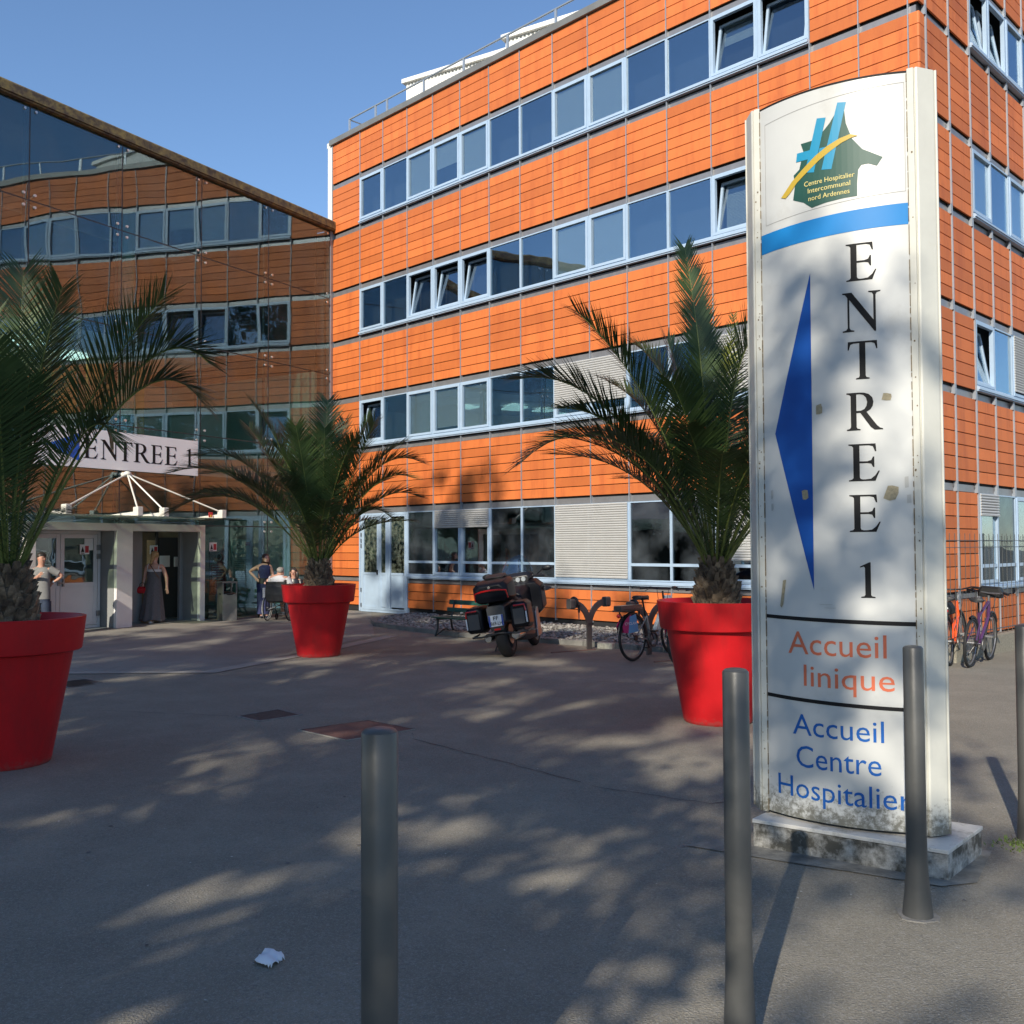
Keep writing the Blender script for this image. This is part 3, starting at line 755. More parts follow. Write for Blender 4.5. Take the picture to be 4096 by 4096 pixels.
def side(front):
    p = MB(); ts = [T0+(T1-T0)*i/NS for i in range(NS+1)]
    f = (lambda t: .15-bul(t)) if front else (lambda t: .36+bul(t))
    g2 = (lambda t: .165-bul(t)) if front else (lambda t: .345+bul(t))
    k = p._a([(t, f(t), z) for t in ts for z in (ZB, ZT)] + [(t, g2(t), z) for t in ts for z in (ZB, ZT)]); o = 2*(NS+1)
    for i in range(NS):
        a = k+2*i; p.face(a, a+2, a+3, a+1); p.face(a+o, a+1+o, a+3+o, a+2+o); p.face(a+1, a+3, a+3+o, a+1+o); p.face(a, a+o, a+2+o, a+2)
    for a in (k, k+2*NS): p.face(a, a+1, a+1+o, a+o)
    return p
pf = side(True).build('front_panel', m_tot, tt, smooth=True)
side(False).build('back_panel', m_tot, tt, smooth=True)
cp = MB(); out = [(T0+(T1-T0)*i/NS, .15-bul(T0+(T1-T0)*i/NS)+.004) for i in range(NS+1)] + [(T1-(T1-T0)*i/NS, .36+bul(T1-(T1-T0)*i/NS)-.004) for i in range(NS+1)]
cp.prism(out, ZT+.001, ZT+.014, 'z'); cp.build('top_cap', m_ink, tt)
# end posts: strip + rounded nose
def post(sgn, xe):
    p = MB(); q = lambda a: xe+sgn*a
    prof = [(q(.001), .145), (q(.033), .145), (q(.035), .158), (q(.039), .158), (q(.041), .150), (q(.052), .153), (q(.112), .238), (q(.118), .255), (q(.112), .272), (q(.052), .357), (q(.04), .360), (q(.001), .365)]
    p.prism(prof, ZB-.01, ZT+.02, 'z'); p.build('side_post', m_post, tt, bevel=.002)
    p = MB(); p.prism([(q(.117), .249), (q(.126), .249), (q(.126), .262), (q(.117), .262)], ZB-.01, ZT+.02, 'z'); p.build('edge_strip', m_post, tt)
post(-1, T0); post(1, T1)
m_gasket = mat('rusty_gasket', (.16, .12, .07), .8, var=.5, vscale=40)
random.seed(5)
ga = MB()
for x in (T0+.0005, T1-.0005):
    z = ZB
    while z < ZT-.01:
        h = random.uniform(.02, .09); w = random.uniform(.0006, .0022); ga.box(x-w, x+w, .143, .1475, z, min(z+h, ZT-.005)); z += h+random.uniform(.0, .03)
for i in range(60):
    x = random.choice((T0-.02, T1+.018))+random.uniform(-.008, .008); z = random.uniform(ZB, ZT); r = random.uniform(.0015, .004); ga.box(x-r, x+r, .1435, .1449, z-r, z+r*1.3)
ga.build('rusty_seam', m_gasket, tt)
fc = MB()
FN = lambda o: (lambda u, v: (u, fy(u, o), v))
def strip(mb, pts_top, pts_bot, o):
    """surface band between two z-curves along the panel"""
    n = 24; xa, xb = pts_top[0][0], pts_top[-1][0]
    def zi(pts, t): 
        a, b = pts[0], pts[-1]; return a[1]+(b[1]-a[1])*(t-a[0])/(b[0]-a[0])
    k = mb._a([(xa+(xb-xa)*i/n, fy(xa+(xb-xa)*i/n, o), zi(p, xa+(xb-xa)*i/n)) for i in range(n+1) for p in (pts_bot, pts_top)])
    for i in range(n): a = k+2*i; mb.face(a, a+2, a+3, a+1)
b = MB(); strip(b, [(T0+.003, 3.405), (T1-.003, 3.435)], [(T0+.003, 3.295), (T1-.003, 3.322)], .0018); b.build('blue_stripe', mat('stripe_blue', (.010, .19, .50), .5, var=.05, spec=.3), tt, smooth=True)
b = MB()
strip(b, [(T0+.003, 1.262), (T1-.003, 1.248)], [(T0+.003, 1.242), (T1-.003, 1.226)], .0018)
strip(b, [(T0+.003, .826), (T1-.003, .806)], [(T0+.003, .806), (T1-.003, .786)], .0018); b.build('black_line', m_ink, tt)
b = MB()
for (a_, c_, w2) in (((.072, 4.03), (.822, 4.075), .0025), ((.072, 3.452), (.822, 3.497), .0025)):
    strip(b, [(a_[0], a_[1]+w2), (c_[0], c_[1]+w2)], [a_, c_], .0012)
for x in (.072, .822):
    dz_ = .045*(x > .5)
    b.poly([(x-.0012, fy(x, .0012), 3.452+dz_), (x+.0012, fy(x, .0012), 3.452+dz_), (x+.0012, fy(x, .0012), 4.03+dz_), (x-.0012, fy(x, .0012), 4.03+dz_)])
b.build('logo_border', mat('border_grey', (.25, .25, .25), .6), tt)
b = MB(); put2d(b, flat_mesh([[(.339, 3.125), (.114, 2.268), (.334, 1.405)]], .02), FN(.0018)); b.build('blue_arrow', mat('arrow_blue', (.004, .070, .33), .5, var=.06, vscale=9, spec=.3), tt, smooth=True)
b = MB()
for ch, x, zb, zt, w2 in (('E', .531, 3.045, 3.245, .149), ('N', .509, 2.775, 2.985, .188), ('T', .531, 2.52, 2.722, .148), ('R', .522, 2.25, 2.45, .176), ('E', .528, 1.982, 2.178, .151), ('E', .528, 1.715, 1.91, .151), ('1', .572, 1.37, 1.556, .070)):
    if ch == '1': b.build('vertical_lettering', m_ink, tt); b = MB()
    h_ = zt-zb; k_ = (w2/h_)/(GLY[ch][0]) if ch != '1' else 1.0
    put2d(b, glyph(ch, x if ch != '1' else x-.002, zb, h_, k_, .025), FN(.0018))
b.build('numeral', m_ink, tt)
m_or = mat('lettering_orange', (.66, .16, .08), .5, spec=.3); m_bl = mat('lettering_blue', (.008, .10, .38), .5, spec=.3)
b = MB(); put2d(b, text2d('Accueil', .178, .696, 1.058, .128, step=.025), FN(.0018)); put2d(b, text2d('linique', .268, .731, .888, .122, step=.025), FN(.0018)); b.build('orange_lettering', m_or, tt)
b = MB(); put2d(b, text2d('Accueil', .199, .677, .622, .118, step=.025), FN(.0018)); put2d(b, text2d('Centre', .218, .662, .450, .122, step=.025), FN(.0018)); put2d(b, text2d('Hospitalier', .103, .800, .283, .118, step=.025), FN(.0018)); b.build('blue_lettering', m_bl, tt)
# logo
lg = [(.297,3.848),(.36,3.849),(.412,3.874),(.457,3.92),(.49,3.968),(.535,3.969),(.542,3.9),(.572,3.811),(.622,3.746),(.719,3.689),(.691,3.646),(.65,3.664),(.616,3.662),(.6,3.639),(.594,3.567),(.593,3.499),(.526,3.499),(.428,3.492),(.354,3.48),(.307,3.52),(.247,3.548),(.26,3.631),(.252,3.685),(.286,3.709),(.299,3.757),(.312,3.8)]
b = MB(); put2d(b, flat_mesh([lg], .03), FN(.0018)); lo = b.build('logo', mat('logo_green', (.008, .065, .05), .5), tt)
b = MB(); put2d(b, flat_mesh([[(.39,3.963),(.438,3.956),(.369,3.672),(.318,3.682)]], .03), FN(.0032)); put2d(b, flat_mesh([[(.5,4.022),(.545,4.015),(.464,3.668),(.411,3.676)]], .03), FN(.0032))
put2d(b, flat_mesh([[(.275,3.801),(.352,3.799),(.342,3.752),(.268,3.754)]], .03), FN(.0032)); put2d(b, flat_mesh([[(.403,3.796),(.442,3.795),(.430,3.750),(.391,3.751)]], .03), FN(.0032)); b.build('logo_bars', mat('logo_cyan', (.012, .24, .42), .45), lo)
b = MB(); put2d(b, flat_mesh([[(.603,3.822),(.562,3.836),(.51,3.825),(.444,3.798),(.376,3.758),(.304,3.703),(.241,3.652),(.195,3.602),(.174,3.581),(.201,3.571),(.227,3.590),(.272,3.639),(.334,3.684),(.398,3.730),(.466,3.770),(.52,3.799),(.572,3.817)]], .02), FN(.0046)); b.build('logo_swoosh', mat('logo_yellow', (.45, .31, .03), .5), lo)
b = MB(); put2d(b, text2d('Centre Hospitalier', .314, .582, 3.604, .028, step=.03), FN(.0046)); put2d(b, text2d('Intercommunal', .334, .560, 3.563, .028, step=.03), FN(.0046)); put2d(b, text2d('nord Ardennes', .337, .556, 3.520, .028, step=.03), FN(.0046)); b.build('logo_lettering', mat('logo_text_yellow', (.68, .58, .22), .6), lo)
# old tape and scratches
m_tape = mat('old_tape', (.30, .26, .17), .75, var=.3, vscale=60); m_scr = mat('grey_scuff', (.42, .42, .40), .8)
b = MB()
for x, z, w2, h2, a_ in ((.377, 2.378, .034, .055, .05), (.718, 2.42, .045, .035, -.2), (.292, 1.921, .034, .048, .05), (.732, 1.918, .055, .075, -.25), (.150, 1.383, .020, .145, -.14)):
    q = [(random.uniform(.85, 1.1)*cx*w2/2, random.uniform(.85, 1.1)*cz_*h2/2) for cx, cz_ in ((-1, -1), (.1, -1.08), (1, -.9), (1.05, .2), (.9, 1), (-.2, 1.05), (-1, .9))]
    pl = [(x+u*cos(a_)-v*sin(a_), z+u*sin(a_)+v*cos(a_)) for u, v in q]
    put2d(b, flat_mesh([pl], .02), FN(.0028))
b.build('tape_remnant', m_tape, tt)
b = MB()
for x, z, w2, h2 in ((.802, 1.972, .018, .06), (.812, 1.885, .02, .045), (.086, 1.93, .012, .05), (.088, 1.86, .012, .04), (.40, 1.33, .07, .003), (.42, 1.312, .06, .003)):
    put2d(b, flat_mesh([[(x-w2/2, z-h2/2), (x+w2/2, z-h2*.45), (x+w2*.45, z+h2/2), (x-w2*.5, z+h2*.45)]], .02), FN(.0026))
b.build('scuff_mark', m_scr, tt)
m_pl = mat('plinth_concrete', (.52, .51, .48), .85, var=.1, vscale=4, bump=.7, bscale=30, dirt=(.065, .062, .052), dscale=7.5, damt=.56)
b = MB(); b.prism([(0, 0), (.99, 0), (1.055, .54), (.05, .54)], 0, .128, 'z'); b.build('plinth', m_pl, tt, bevel=.004)
b = MB(); b.prism([(-.004, -.004), (.994, -.004), (1.06, .545), (.045, .545)], .131, .152, 'z'); b.build('plinth_slab', mat('plinth_top', (.55, .54, .51), .8, var=.12, vscale=5, dirt=(.16, .15, .12), dscale=10, damt=.38), tt, bevel=.003)
b = MB(); b.poly([(-.30, -.20, .006), (.2, -.17, .006), (.6, -.13, .006), (.99, -.10, .006), (1.12, .05, .006), (1.10, .62, .006), (-.1, .66, .006), (-.16, .1, .006)])
pad = b.build('concrete_patch', mat('pad_concrete', (.24, .23, .20), .85, var=.2, vscale=7, bump=.6, bscale=50, dirt=(.10, .10, .09), dscale=5, damt=.45)); struct(pad); pad.location = (1.303, 5.373, 0); pad.rotation_euler = (0, 0, PHT)

# ------------------------------------------------------------------ bollards
m_bol = mat('bollard_paint', (.074, .074, .071), .40, var=.10, vscale=4, spec=.5, bump=.12, bscale=18, dirt=(.095, .092, .085), dscale=3.5, damt=.30)
def bollard(loc, lab, H=1.19, r=.0435, tilt=(0, 0), flare=.0):
    t = thing('bollard', lab, 'bollard', loc, 0, 'grey steel bollards along the forecourt'); t.rotation_euler = (tilt[0], tilt[1], random.uniform(0, 6))
    b = MB(); prof = [(r+.014+flare, -.01), (r+.012+flare, .02), (r+.007+flare*.6, .10), (r+.002, .22), (r, .35), (r, H-.007), (r-.002, H-.003)]
    b.lathe(prof, 32); b.build('post', m_bol, t, smooth=True)
    b = MB(); b.lathe([(r-.0025, H-.0025), (r*.8, H+.003), (r*.5, H+.006), (r*.2, H+.0075), (.002, H+.008)], 32); b.build('cap', m_bol, t, smooth=True)
    b = MB(); random.seed(int(abs(loc[0])*100)); n = 20
    ring = [(cos(2*pi*i/n)*(.078+random.uniform(0, .022)), sin(2*pi*i/n)*(.078+random.uniform(0, .022))) for i in range(n)]
    b.prism(ring, -.005, .005, 'z'); b.build('mortar_collar', mat('mortar', (.21, .20, .185), .9, var=.25, vscale=12, bump=.8, bscale=60), t)
bollard((-.322, 2.36, 0), 'grey steel bollard nearest the camera, left one standing alone in the foreground', 1.207, .0445)
bollard((.745, 3.262, 0), 'dark grey bollard in front of the right red planter, left of the totem sign', 1.232, .0438)
bollard((1.795, 4.37, 0), 'grey bollard with flared foot in front of the totem sign and its blue lettering', 1.19, .0435, flare=.008)
bollard((2.868, 5.47, 0), 'grey bollard at the far right edge beside sunlit asphalt', 1.19, .0435)

# ------------------------------------------------------------------ planters and palms
m_red = mat('red_planter_plastic', (.50, .010, .014), .42, var=.08, vscale=3, bump=.1, bscale=50, spec=.35, dirt=(.36, .014, .016), dscale=4.5, damt=.40, stretch=.3)
add_foot_grime(m_red, 0, .16, (.20, .10, .085), .45)
m_soil = mat('soil', (.05, .038, .028), .95, bump=1, bscale=30)
def planter(loc, lab, H=1.10, k=1.):
    t = thing('planter', lab, 'planter', loc, 0, 'big red planters with palms')
    b = MB(); b.lathe([(.28*k, .0), (.308*k, .0), (.318*k, .012), (.322*k, .03), (.466*k, H-.285), (.470*k, H-.27), (.515*k, H-.262), (.528*k, H-.255), (.533*k, H-.235), (.557*k, H-.02), (.560*k, H-.004), (.556*k, H), (.535*k, H), (.527*k, H-.01), (.50*k, H-.10), (.49*k, H-.16), (.002, H-.162)], 64)
    b.build('pot', m_red, t, smooth=True)
    b = MB(); b.lathe([(.486*k, H-.155), (.47*k, H-.10), (.3*k, H-.07), (.002, H-.06)], 32); b.build('soil', m_soil, t)
    return t
planter((-3.90, 7.52, 0), 'red planter at the left edge, nearest the camera, dark in full shade', 1.12)
planter((-2.945, 14.80, 0), 'red planter in the middle distance, in front of the wheelchair user', 1.08)
planter((1.925, 9.17, 0), 'bright red planter partly sunlit, right behind the totem sign', 1.13)
m_leaf = mat('palm_leaf', (.046, .080, .024), .45, var=.35, vscale=2.5, spec=.35, dirt=(.075, .085, .025), dscale=5, damt=.30)
m_leaf2 = mat('palm_leaf_yellow', (.26, .28, .05), .45, var=.2)
m_pet = mat('palm_petiole', (.13, .16, .035), .5, var=.25, vscale=3)
m_boot = mat('palm_trunk_fibre', (.25, .185, .12), .9, var=.5, vscale=9, island=.35, bump=.8, bscale=30, dirt=(.05, .035, .025), dscale=8, damt=.5)
def frond(mb, C, tip, ctl, rnd, leaf=.40, start=.24, dens=.0185, wd=.015, petr=.013, lean=0.):
    P0 = Vector(C); P2 = P0+Vector(tip); P1 = P0+Vector(ctl)
    B = lambda s: P0*(1-s)**2+P1*2*s*(1-s)+P2*s*s
    D = lambda s: ((P1-P0)*(1-s)*2+(P2-P1)*2*s)
    L = sum((B((i+1)/20)-B(i/20)).length for i in range(20))
    mb.cur = 1
    n = 14; mb.tube([B(i/n) for i in range(n+1)], [petr*(1-.82*i/n)*(1.5 if i == 0 else 1) for i in range(n+1)], 5, True)
    mb.cur = 0
    N = int(L*(1-start)/dens); tw = rnd.uniform(-.25, .25)
    for sd in (-1, 1):
        for i in range(N):
            s = start+(1-start)*(i+rnd.uniform(-.3, .3))/N
            s = min(max(s, .02), .998)
            p = B(s); t = D(s).normalized()
            up = Vector((0, 0, 1)); a = t.cross(up)
            if a.length < .2: a = t.cross(Vector((P2.x-P0.x+.01, P2.y-P0.y-.02, 0)).normalized().cross(t)) if False else t.cross(Vector((.2, -1, .1)))
            a.normalize(); nn = a.cross(t).normalized()
            if nn.z < 0 and abs(t.z) < .9: nn = -nn
            q = (s-start)/(1-start)
            ln = leaf*(.45+1.0*min(q/.28, 1)*.55)*(1-.55*max(0, (q-.5)/.5)**1.4)*rnd.uniform(.85, 1.1)
            fw = .55+.75*q + lean + rnd.uniform(-.12, .12)          # forward lean grows to the tip
            v = .42-.25*q+rnd.uniform(-.14, .14)
            d = (a*sd*cos(tw*sd)+nn*(v+tw*sd*.3)+t*fw).normalized()
            side_ = d.cross(t*0.3+nn).normalized()
            w = wd*rnd.uniform(.8, 1.15)
            g0 = Vector((0, 0, -1))*ln*rnd.uniform(.02, .12)
            m1 = p+d*ln*.45+g0*.25; e = p+d*ln+g0
            k = mb._a([p-side_*w*.35, p+side_*w*.35, m1+side_*w*.5, m1-side_*w*.5, e])
            mb.face(k, k+1, k+2, k+3); mb.face(k+3, k+2, k+4)
    if start > .15:       # spines on the petiole
        for i in range(int(26*start/.24)):
            s = rnd.uniform(.07, start); p = B(s); t = D(s).normalized(); a = Vector((rnd.uniform(-1, 1), rnd.uniform(-1, 1), rnd.uniform(-.2, .5))).normalized()
            d = (a+t*.8).normalized(); ln = rnd.uniform(.06, .22); sd_ = d.cross(t).normalized()*.003
            k = mb._a([p-sd_, p+sd_, p+d*ln]); mb.face(k, k+1, k+2)
def palm(loc, lab, fr, seed, ztop, fill, tr=1., scale=1., xmax=None, wd=.016):
    rnd = random.Random(seed)
    t = thing('palm', lab, 'palm', loc, 0, 'date palms in red planters')
    zb = .98 if ztop > 1.3 else .95
    b = MB(); b.lathe([(.12*tr, zb-.05), (.19*tr, zb+.02), (.20*tr, zb+.12), (.16*tr, zb+.28), (.11*tr, ztop), (.05, ztop+.06)], 20)
    n = 120
    for i in range(n):
        q = i/n; z = zb+.0+(ztop-zb+.04)*q; th = i*2.39996+rnd.uniform(-.15, .15)
        r0 = (.185 - .09*max(0, (q-.35)/.65))*tr
        ca, sa = cos(th), sin(th); h = rnd.uniform(.08, .14); w = rnd.uniform(.035, .055)*(1-.35*q); o = rnd.uniform(.025, .055)
        pt = lambda r, u, zz: (ca*r-sa*u, sa*r+ca*u, zz)
        k = b._a([pt(r0-.02, -w, z-.02), pt(r0-.02, w, z-.02), pt(r0+o*.8, -w*.9, z+h*.55), pt(r0+o*.8, w*.9, z+h*.55), pt(r0+o*1.3, -w*.45, z+h), pt(r0+o*1.3, w*.45, z+h), pt(r0+o*.6, -w*.45, z+h*1.0), pt(r0+o*.6, w*.45, z+h*1.0), pt(r0-.03, -w*.8, z+h*.3), pt(r0-.03, w*.8, z+h*.3)])
        for f in ((0, 1, 3, 2), (2, 3, 5, 4), (4, 5, 7, 6), (6, 7, 9, 8), (0, 2, 4, 6, 8), (1, 9, 7, 5, 3)): b.face(*[k+j for j in f])
    for i in range(90):      # loose fibres
        th = rnd.uniform(0, 2*pi); z = rnd.uniform(zb, ztop+.05); r0 = .17*tr; p = Vector((cos(th)*r0, sin(th)*r0, z)); d = Vector((cos(th)*rnd.uniform(.3, 1), sin(th)*rnd.uniform(.3, 1), rnd.uniform(-.6, .8))).normalized()*rnd.uniform(.05, .14)
        sd_ = Vector((-sin(th), cos(th), 0))*.003; k = b._a([p-sd_, p+sd_, p+d]); b.face(k, k+1, k+2)
    b.build('trunk', m_boot, t)
    rows = []
    for f in fr: rows.append((Vector((f[0], f[4] if len(f) > 4 else rnd.uniform(-.35, .35), f[1])), Vector((f[2], (f[4]*.45 if len(f) > 4 else rnd.uniform(-.15, .15)), f[3])), f[5] if len(f) > 5 else None))
    for i in range(fill):
        th = i*2.39996+rnd.uniform(-.3, .3); el = rnd.uniform(.35, 1.25); Ln = rnd.uniform(1.35, 2.15)*scale
        dx, dy, dz = cos(th)*cos(el), sin(th)*cos(el), sin(el)
        if xmax is not None and dx*Ln > xmax: continue
        tipv = Vector((dx*Ln, dy*Ln*.9, dz*Ln)); ctl = Vector((dx*Ln*.35, dy*Ln*.32, dz*Ln*.62+.30*Ln*(1-dz*.5)))
        rows.append((tipv, ctl, None))
    for i in range(9):      # short young and broken leaves in the heart
        th = rnd.uniform(0, 2*pi); Ln = rnd.uniform(.6, 1.1)*scale; el = rnd.uniform(.9, 1.45)
        rows.append((Vector((cos(th)*cos(el)*Ln, sin(th)*cos(el)*Ln, sin(el)*Ln)), Vector((cos(th)*cos(el)*Ln*.35, sin(th)*cos(el)*Ln*.35, sin(el)*Ln*.6)), 'short'))
    for tipv, ctl, kind in rows:
        mb = MB(); th = math.atan2(tipv.y, tipv.x); C = Vector((cos(th)*.05, sin(th)*.05, ztop-.04))
        if kind == 'spear': frond(mb, C, tipv, ctl, rnd, leaf=.16, start=.55, dens=.03, wd=.012); mb.build('frond', [m_leaf2, m_leaf2], t)
        elif kind == 'tight': frond(mb, C, tipv, ctl, rnd, leaf=.42, start=.3, dens=.019, wd=.015, lean=.42); mb.build('frond', [m_leaf, m_pet], t)
        elif kind == 'short': frond(mb, C, tipv, ctl, rnd, leaf=.22, start=.2, dens=.05, wd=.008, petr=.008); mb.build('frond', [m_leaf, m_pet], t)
        else:
            Lt = tipv.length
            frond(mb, C, tipv, ctl, rnd, leaf=min(.56, .17+.165*Lt), wd=wd, start=.30 if Lt > 1.6 else .25); mb.build('frond', [m_leaf, m_pet], t)
palm((1.925, 9.17, 0), 'tall palm with very long upright fronds in the right planter beside the totem sign',
     [(-.20, 3.15, .02, 1.8, .1, 'tight'), (-.05, 2.6, .05, 1.5, .35, 'tight'), (-1.28, 2.43, -.45, 1.75, -.3), (-1.83, 1.85, -.9, 2.08, .0), (-1.80, 1.02, -.95, 1.87, -.35), (-.64, 2.26, -.2, 1.95, .4), (-.9, 1.93, -.3, 1.6, .6),
      (.12, 2.45, .03, 1.2, -.1, 'spear'), (.42, 2.25, .02, 2.35, -.25), (1.2, 1.6, .6, 1.75), (1.35, .9, .75, 1.5), (.8, 2.2, .3, 1.6), (-1.1, 1.45, -.6, 1.5, .7), (-1.45, 1.5, -.75, 1.6, -.5), (-.5, 1.7, -.15, 1.2, -.7), (-.35, 2.3, -.1, 1.5, .3), (.15, 2.2, .05, 1.3, .3), (.6, 2.3, .3, 1.6, -.2)], 21, 1.42, 19, wd=.0155)
palm((-2.945, 14.80, 0), 'bushy palm with spreading fronds in the middle planter in front of the entrance corner',
     [(-.98, 2.55, -.3, 1.7), (-.55, 2.2, -.2, 1.5, .3), (.06, 2.62, .05, 1.5), (.28, 2.3, .1, 1.4, .4), (.72, 2.35, .3, 1.4), (-2.25, 1.5, -1.1, 1.85, .2), (-1.7, 1.1, -.9, 1.4, -.5), (1.45, 1.1, .8, 1.45, .3), (1.2, 1.95, .5, 1.6, .3), (-.35, 2.15, -.12, 1.3, -.2), (.15, 2.1, .1, 1.2, -.4), (.85, 2.2, .45, 1.4, -.3), (1.5, 1.62, .7, 2.0), (1.42, 1.35, .75, 1.65, -.4), (-1.9, 1.75, -.9, 2.05), (-1.8, 1.5, -.75, 1.65, .5), (-2.15, .85, -1.1, 1.65, -.2), (-1.1, 2.2, -.5, 1.5), (1.0, .8, .6, 1.2), (.6, 1.9, .2, 1.4, -.6), (-.2, 2.1, -.1, 1.3, -.6), (-1.0, 1.3, -.5, 1.2, -.7)], 22, 1.36, 14, wd=.0155)
palm((-3.90, 7.52, 0), 'large palm at the left edge with dark arching fronds in the nearest planter',
     [(1.42, 1.38, .95, 2.12, .1), (1.40, 1.74, .92, 2.32, .3), (1.19, 2.20, .5, 1.5, -.1), (.50, 2.2, .15, 1.35, -.3), (-.03, 2.5, -.02, 1.4, .2), (.12, 2.2, .05, 1.3, .5), (-.35, 2.3, -.1, 1.3), (-.7, 2.1, -.3, 1.4), (-1.2, 1.8, -.6, 1.5), (.80, 1.06, .6, 1.62, -.1), (-1.3, 1.2, -.7, 1.4), (.2, 1.7, .08, 1.2, -.6), (-.2, 1.8, -.1, 1.2, -.6), (.28, 1.5, .1, 1.0, -.3)], 23, 1.44, 12, xmax=.12, wd=.0135)
# ------------------------------------------------------------------ people
m_skin = mat('skin', (.50, .27, .19), .55, sub=.08); m_skin2 = mat('skin_light', (.58, .34, .26), .55, sub=.08)
m_hairb = mat('brown_hair', (.05, .022, .014), .5, var=.3, vscale=40); m_hairbl = mat('blond_hair', (.42, .27, .12), .55, var=.3, vscale=40); m_hairg = mat('grey_hair', (.30, .28, .25), .7, var=.25, vscale=50); m_haird = mat('dark_hair', (.025, .02, .017), .5, var=.3, vscale=40)
def skin_mesh(name, J, E_, m, parent, sub=2):
    """one continuous surface grown from joints J {name:(x,y,z,rx,ry)} along edges"""
    ks = list(J); me = bpy.data.meshes.new(name); me.from_pydata([J[k][:3] for k in ks], [(ks.index(a), ks.index(b)) for a, b in E_], [])
    me.materials.append(m); o = bpy.data.objects.new(name, me); COL.objects.link(o); o.parent = parent
    o.modifiers.new('skin', 'SKIN')
    bpy.context.view_layer.objects.active = o
    if not me.skin_vertices: me.skin_vertices.new() if hasattr(me.skin_vertices, 'new') else None
    sv = me.skin_vertices[0].data
    for i, k in enumerate(ks): sv[i].radius = (J[k][3], J[k][4]); sv[i].use_root = (k == 'pelvis')
    o.modifiers['skin'].use_smooth_shade = True
    s = o.modifiers.new('sub', 'SUBSURF'); s.levels = sub; s.render_levels = sub
    return o
def hand(J, E_, w, el, r=.008, up=None, side_='L', L=.085):
    """palm + five fingers growing from the wrist w, pointing away from the elbow"""
    W_ = Vector(J[w][:3]); d = (W_-Vector(J[el][:3])).normalized(); a = d.cross(Vector((0, 1, 0) if up is None else up)).normalized(); c = a.cross(d)
    p = W_+d*.055; J[w+'p'] = (*p, .028, .014); E_.append((w, w+'p'))
    for i, (s, ln) in enumerate(((-.024, .062), (-.009, .072), (.007, .068), (.021, .055))):
        q = p+a*s+d*.02; e = q+d*ln*.55+c*.006; f = e+d*ln*.4+c*.016
        J[w+'f%da' % i] = (*q, r, r); J[w+'f%db' % i] = (*e, r*.9, r*.9); J[w+'f%dc' % i] = (*f, r*.75, r*.75)
        E_ += [(w+'p', w+'f%da' % i), (w+'f%da' % i, w+'f%db' % i), (w+'f%db' % i, w+'f%dc' % i)]
    q = W_+d*.03-a*.032; e = q+d*.03-a*.014; J[w+'ta'] = (*q, r*1.15, r*1.15); J[w+'tb'] = (*e, r*.9, r*.9); E_ += [(w, w+'ta'), (w+'ta', w+'tb')]
def body(J0, parent, m, yaw=0):
    J = dict(J0); E_ = [('pelvis', 'waist'), ('waist', 'chest'), ('chest', 'neck'), ('neck', 'jaw'), ('jaw', 'brow'), ('brow', 'crown')]
    for s in 'LR':
        E_ += [('chest', 'sh'+s), ('sh'+s, 'el'+s), ('el'+s, 'wr'+s), ('pelvis', 'hip'+s), ('hip'+s, 'kn'+s), ('kn'+s, 'an'+s), ('an'+s, 'ft'+s)]
        hand(J, E_, 'wr'+s, 'el'+s)
    return skin_mesh('body', J, E_, m, parent)
def torso_loft(secs, n=20):
    return [[(cx+rx*cos(2*pi*q/n), cy+ry*sin(2*pi*q/n), z) for q in range(n)] for cx, cy, z, rx, ry in secs]
def face(parent, c, yaw, m, k=1., moustache=None):
    """nose, eyes, mouth, ears on the head centred at c, facing yaw (0 = towards -y, positive = towards +x)"""
    f = Vector((sin(yaw), -cos(yaw), 0)); r = Vector((cos(yaw), sin(yaw), 0)); c = Vector(c)
    b = MB(); b.loft([[tuple(c+f*(.083*k)+r*u*k+Vector((0, 0, z*k))) for u, z in ((-.006, .012), (.006, .012), (.008, -.002), (-.008, -.002))], [tuple(c+f*(.108*k)+r*u*k+Vector((0, 0, z*k))) for u, z in ((-.006, -.012), (.006, -.012), (.008, -.022), (-.008, -.022))], [tuple(c+f*(.085*k)+r*u*k+Vector((0, 0, z*k))) for u, z in ((-.008, -.024), (.008, -.024), (.008, -.03), (-.008, -.03))]])
    for s in (-1, 1): b.ell(c+r*s*.078*k-f*.006+Vector((0, 0, -.005)), (.010*k, .018*k, .028*k), 8, 6)
    b.build('nose_and_ears', m, parent, smooth=True)
    b = MB()
    for s in (-1, 1):
        b.ell(c+f*.084*k+r*s*.031*k+Vector((0, 0, .010*k)), (.011*k, .006*k, .006*k), 8, 6)
        b.ell(c+f*.086*k+r*s*.031*k+Vector((0, 0, .030*k)), (.018*k, .006*k, .004*k), 8, 4)
    b.build('eyes', m_haird, parent, smooth=True)
    b = MB(); b.ell(c+f*.087*k+Vector((0, 0, -.048*k)), (.022*k, .006*k, .006*k), 10, 6); b.build('mouth', mat('lips', (.33, .10, .09), .5), parent, smooth=True)
    if moustache:
        b = MB(); b.ell(c+f*.090*k+Vector((0, 0, -.038*k)), (.032*k, .009*k, .010*k), 10, 6); b.build('moustache', moustache, parent, smooth=True)
